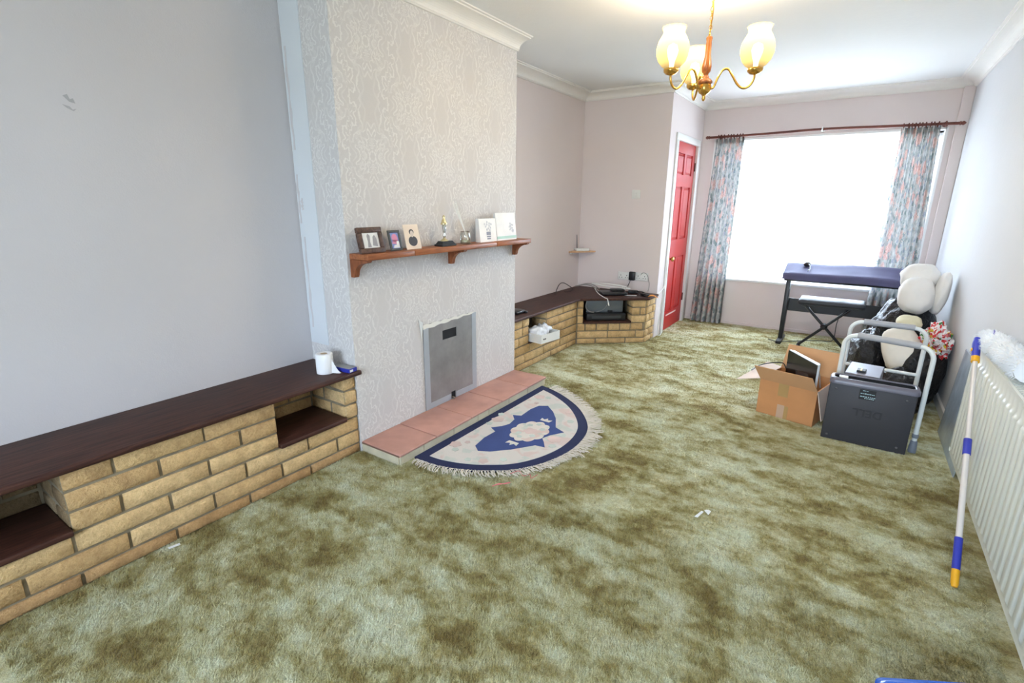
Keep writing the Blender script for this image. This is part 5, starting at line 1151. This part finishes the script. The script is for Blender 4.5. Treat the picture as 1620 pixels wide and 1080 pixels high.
# ------------------------------------------------------------------ radiator wall
def radiator():
    M('rad_white', (226, 229, 222), .35, var=.02)
    y0, y1, z0, z1, xf = 1.640, 3.190, .152, .728, 3.090
    t = thing('radiator', 'long cream convector radiator with vertical flutes on the white wall', 'radiator', (3.14, 2.42, .15))
    n = 26; pitch = (y1-y0-.05)/n
    def fl(y, z):
        k = (y-y0-.025)/pitch; ph = k-math.floor(k)
        if k < 0 or k > n: return 0.
        e = min(1, max(0, (z-z0-.03)/.018))*min(1, max(0, (z1-.055-z)/.018)); d = min(ph, 1-ph)
        return .010*e*min(1, max(0, (d-.10)/.12))
    ys = [y0]+[y0+.025+pitch*(i+q) for i in range(n) for q in (.0, .10, .22, .5, .78, .90)]+[y1-.025, y1]
    zs = [z0, z0+.03, z0+.042, z0+.048, (z0+z1)/2, z1-.073, z1-.067, z1-.055, z1]
    p = MB(); ny, nz = len(ys)-1, len(zs)-1
    p.grid(lambda u, v: (xf+.010-fl(ys[round(u*ny)], zs[round(v*nz)]), ys[round(u*ny)], zs[round(v*nz)]), ny, nz, True)
    p.box(xf+.011, xf+.022, y0, y1, z0, z1); p.build('front_panel', 'rad_white', t)
    MB().box(xf+.062, xf+.072, y0+.01, y1-.01, z0, z1-.01).build('rear_panel', 'rad_white', t)
    for y in (y0, y1-.003): MB().box(xf+.006, xf+.080, y, y+.003, z0+.01, z1+.004).build('end_cover', 'rad_white', t)
    g = MB().box(xf+.002, xf+.012, y0, y1, z1-.008, z1+.006).box(xf+.074, xf+.080, y0, y1, z1-.008, z1+.006)
    k = y0+.01
    while k < y1: g.box(xf+.012, xf+.074, k, k+.006, z1, z1+.005); k += .022
    g.build('top_grille', 'rad_white', t)
    # leaning mirror behind the radiator end
    t = thing('mirror', 'frameless mirror leaning against the wall beyond the radiator', 'mirror', (3.16, 3.6, 0))
    mt = NT('mirror_painted_reflection'); nn = mt.noise(mt.coord(), 9, 4, .6); mt.base(mt.ramp(nn.outputs[0], [(.35, (.36, .42, .48)), (.65, (.52, .60, .68))])); mt.set(.3, .45, .5); MATS['mirror'] = mt.m  # blue-grey base paints in the reflected window light, with dusty mottling
    xb, xt, zt = 3.146, 3.180, .545
    s = MB().add([(xb, 3.24, .002), (xb, 3.90, .002), (xt, 3.90, zt), (xt, 3.24, zt), (xb+.006, 3.24, .002), (xb+.006, 3.90, .002), (xt+.006, 3.90, zt), (xt+.006, 3.24, zt)], [(0, 3, 2, 1), (4, 5, 6, 7), (0, 1, 5, 4), (1, 2, 6, 5), (2, 3, 7, 6), (3, 0, 4, 7)]); s.build('glass', 'mirror', t)
    e = MB().tube([(xb+.003, 3.903, .004), (xt+.003, 3.903, zt)], .003, 6); e.build('edge', M('mirror_edge', (60, 66, 66), .4), t)
    # duster pole
    t = thing('duster_pole', 'telescopic cream duster pole with blue and yellow grips leaning on the radiator', 'pole', (3.035, 2.20, 0))
    M('pole_cream', (222, 217, 215), .3, .1, var=.03); M('grip_blue', (50, 62, 176), .4); M('grip_yellow', (240, 176, 40), .4)
    a = Vector((3.038, 2.205, .012)); b = Vector((3.062, 2.975, .752)); L = (b-a).length
    P = lambda s: tuple(a+(b-a)*s)
    MB().tube([P(.035), P(.58)], .0108, 12).build('lower_tube', 'pole_cream', t); MB().tube([P(.52), P(.965)], .0092, 12).build('upper_tube', 'pole_cream', t)
    MB().tube([P(.0), P(.012), P(.065)], [.009, .0125, .013], 12).build('end_cap', 'grip_yellow', t); MB().tube([P(.06), P(.175)], .0132, 12).build('grip', 'grip_blue', t)
    MB().tube([P(.505), P(.57)], .0138, 12).build('collar', 'grip_blue', t); MB().tube([P(.93), P(.955)], .0155, 12).build('head_ring', 'grip_yellow', t); MB().tube([P(.95), P(1.015), P(1.05)], [.015, .0165, .011], 12).build('head_joint', 'grip_blue', t)
    q = Vector(P(.985)); MB().lathe([(.001, -.003), (.008, -.002), (.008, .002), (.001, .003)], n=12, m=Matrix.Translation(q+Vector((-.016, 0, .004))) @ Matrix.Rotation(PI/2, 4, 'Y')).build('button', 'grip_yellow', t)
    # fluffy duster head lying over the radiator top
    t = thing('fluffy_duster', 'fluffy white duster head lying along the radiator top', 'duster', (3.13, 2.8, .735))
    M('fluff_white', (240, 242, 244), .95)
    A = Vector((3.110, 3.15, .782)); B = Vector((3.140, 2.50, .785)); ax = (B-A).normalized()
    core = MB(); core.tube([tuple(A+(B-A)*(i/14)) for i in range(15)], [.010+.038*math.sin(min(1, (i+.7)/6)*PI/2)*(1 if i < 12 else .9) for i in range(15)], 14); core.build('pad', 'fluff_white', t)
    fz = MB(); rf = random.Random(21); u0 = ax.orthogonal().normalized(); v0 = ax.cross(u0)
    for i in range(4200):
        s = rf.random(); ang = rf.uniform(0, 2*PI); o = u0*math.cos(ang)+v0*math.sin(ang)
        if o.z < -.75: continue
        p = A+(B-A)*s+o*.036*math.sin(min(1, (s*14+.7)/6)*PI/2); d = (o+Vector((rf.uniform(-.6, .6), rf.uniform(-.6, .6), rf.uniform(-.7, .3)))).normalized()*rf.uniform(.012, .030); q = p+d
        q.z = max(q.z, .742); q.x = min(q.x, WW-.006); w = ax.cross(d).normalized()*.0016
        fz.add([tuple(p-w), tuple(p+w), tuple((p+q)/2+w+Vector((0, 0, .004))), tuple(q), tuple((p+q)/2-w+Vector((0, 0, .004)))], [(0, 1, 2, 3, 4)])
    fz.build('fluff', 'fluff_white', t, kind='stuff')
    MB().add([(3.10, 3.02, .800), (3.135, 2.985, .800), (3.10, 2.94, .828), (3.115, 3.03, .835)], [(0, 1, 2), (0, 1, 3), (1, 2, 3), (0, 2, 3)]).build('clip', M('clip_purple', (88, 66, 168), .4), t)
radiator()

# ------------------------------------------------------------------ blue tub edge at the front of the picture
def blue_tub():
    t = thing('blue_tub', 'bright blue plastic tub on the carpet nearest the viewer', 'tub', (2.93, 1.37, 0))
    M('blue_plastic', (52, 112, 224), .25, var=.05)
    m = RZ(R(30), (2.960, 1.436, 0))
    def ring(a, b, r, z):
        pts = []
        for cx, cy, a0 in ((a-r, b-r, 0), (-a+r, b-r, 90), (-a+r, -b+r, 180), (a-r, -b+r, 270)):
            for k in range(7): q = R(a0+15*k); pts.append((cx+r*math.cos(q), cy+r*math.sin(q), z))
        return pts
    R_ = [ring(.11, .11, .03, .002), ring(.125, .125, .03, .085), ring(.142, .142, .035, .088), ring(.144, .144, .035, .080), ring(.146, .146, .035, .092), ring(.124, .124, .03, .094), ring(.119, .119, .03, .086), ring(.105, .105, .03, .008)]
    L = len(R_[0]); vs = [p for r in R_ for p in r]; fs = []
    for i in range(len(R_)-1):
        for k in range(L): fs.append((i*L+k, i*L+(k+1) % L, (i+1)*L+(k+1) % L, (i+1)*L+k))
    fs += [tuple(range(L))[::-1], tuple(range((len(R_)-1)*L, len(R_)*L))]
    MB().add(vs, fs, True, m).build('body', 'blue_plastic', t)
blue_tub()
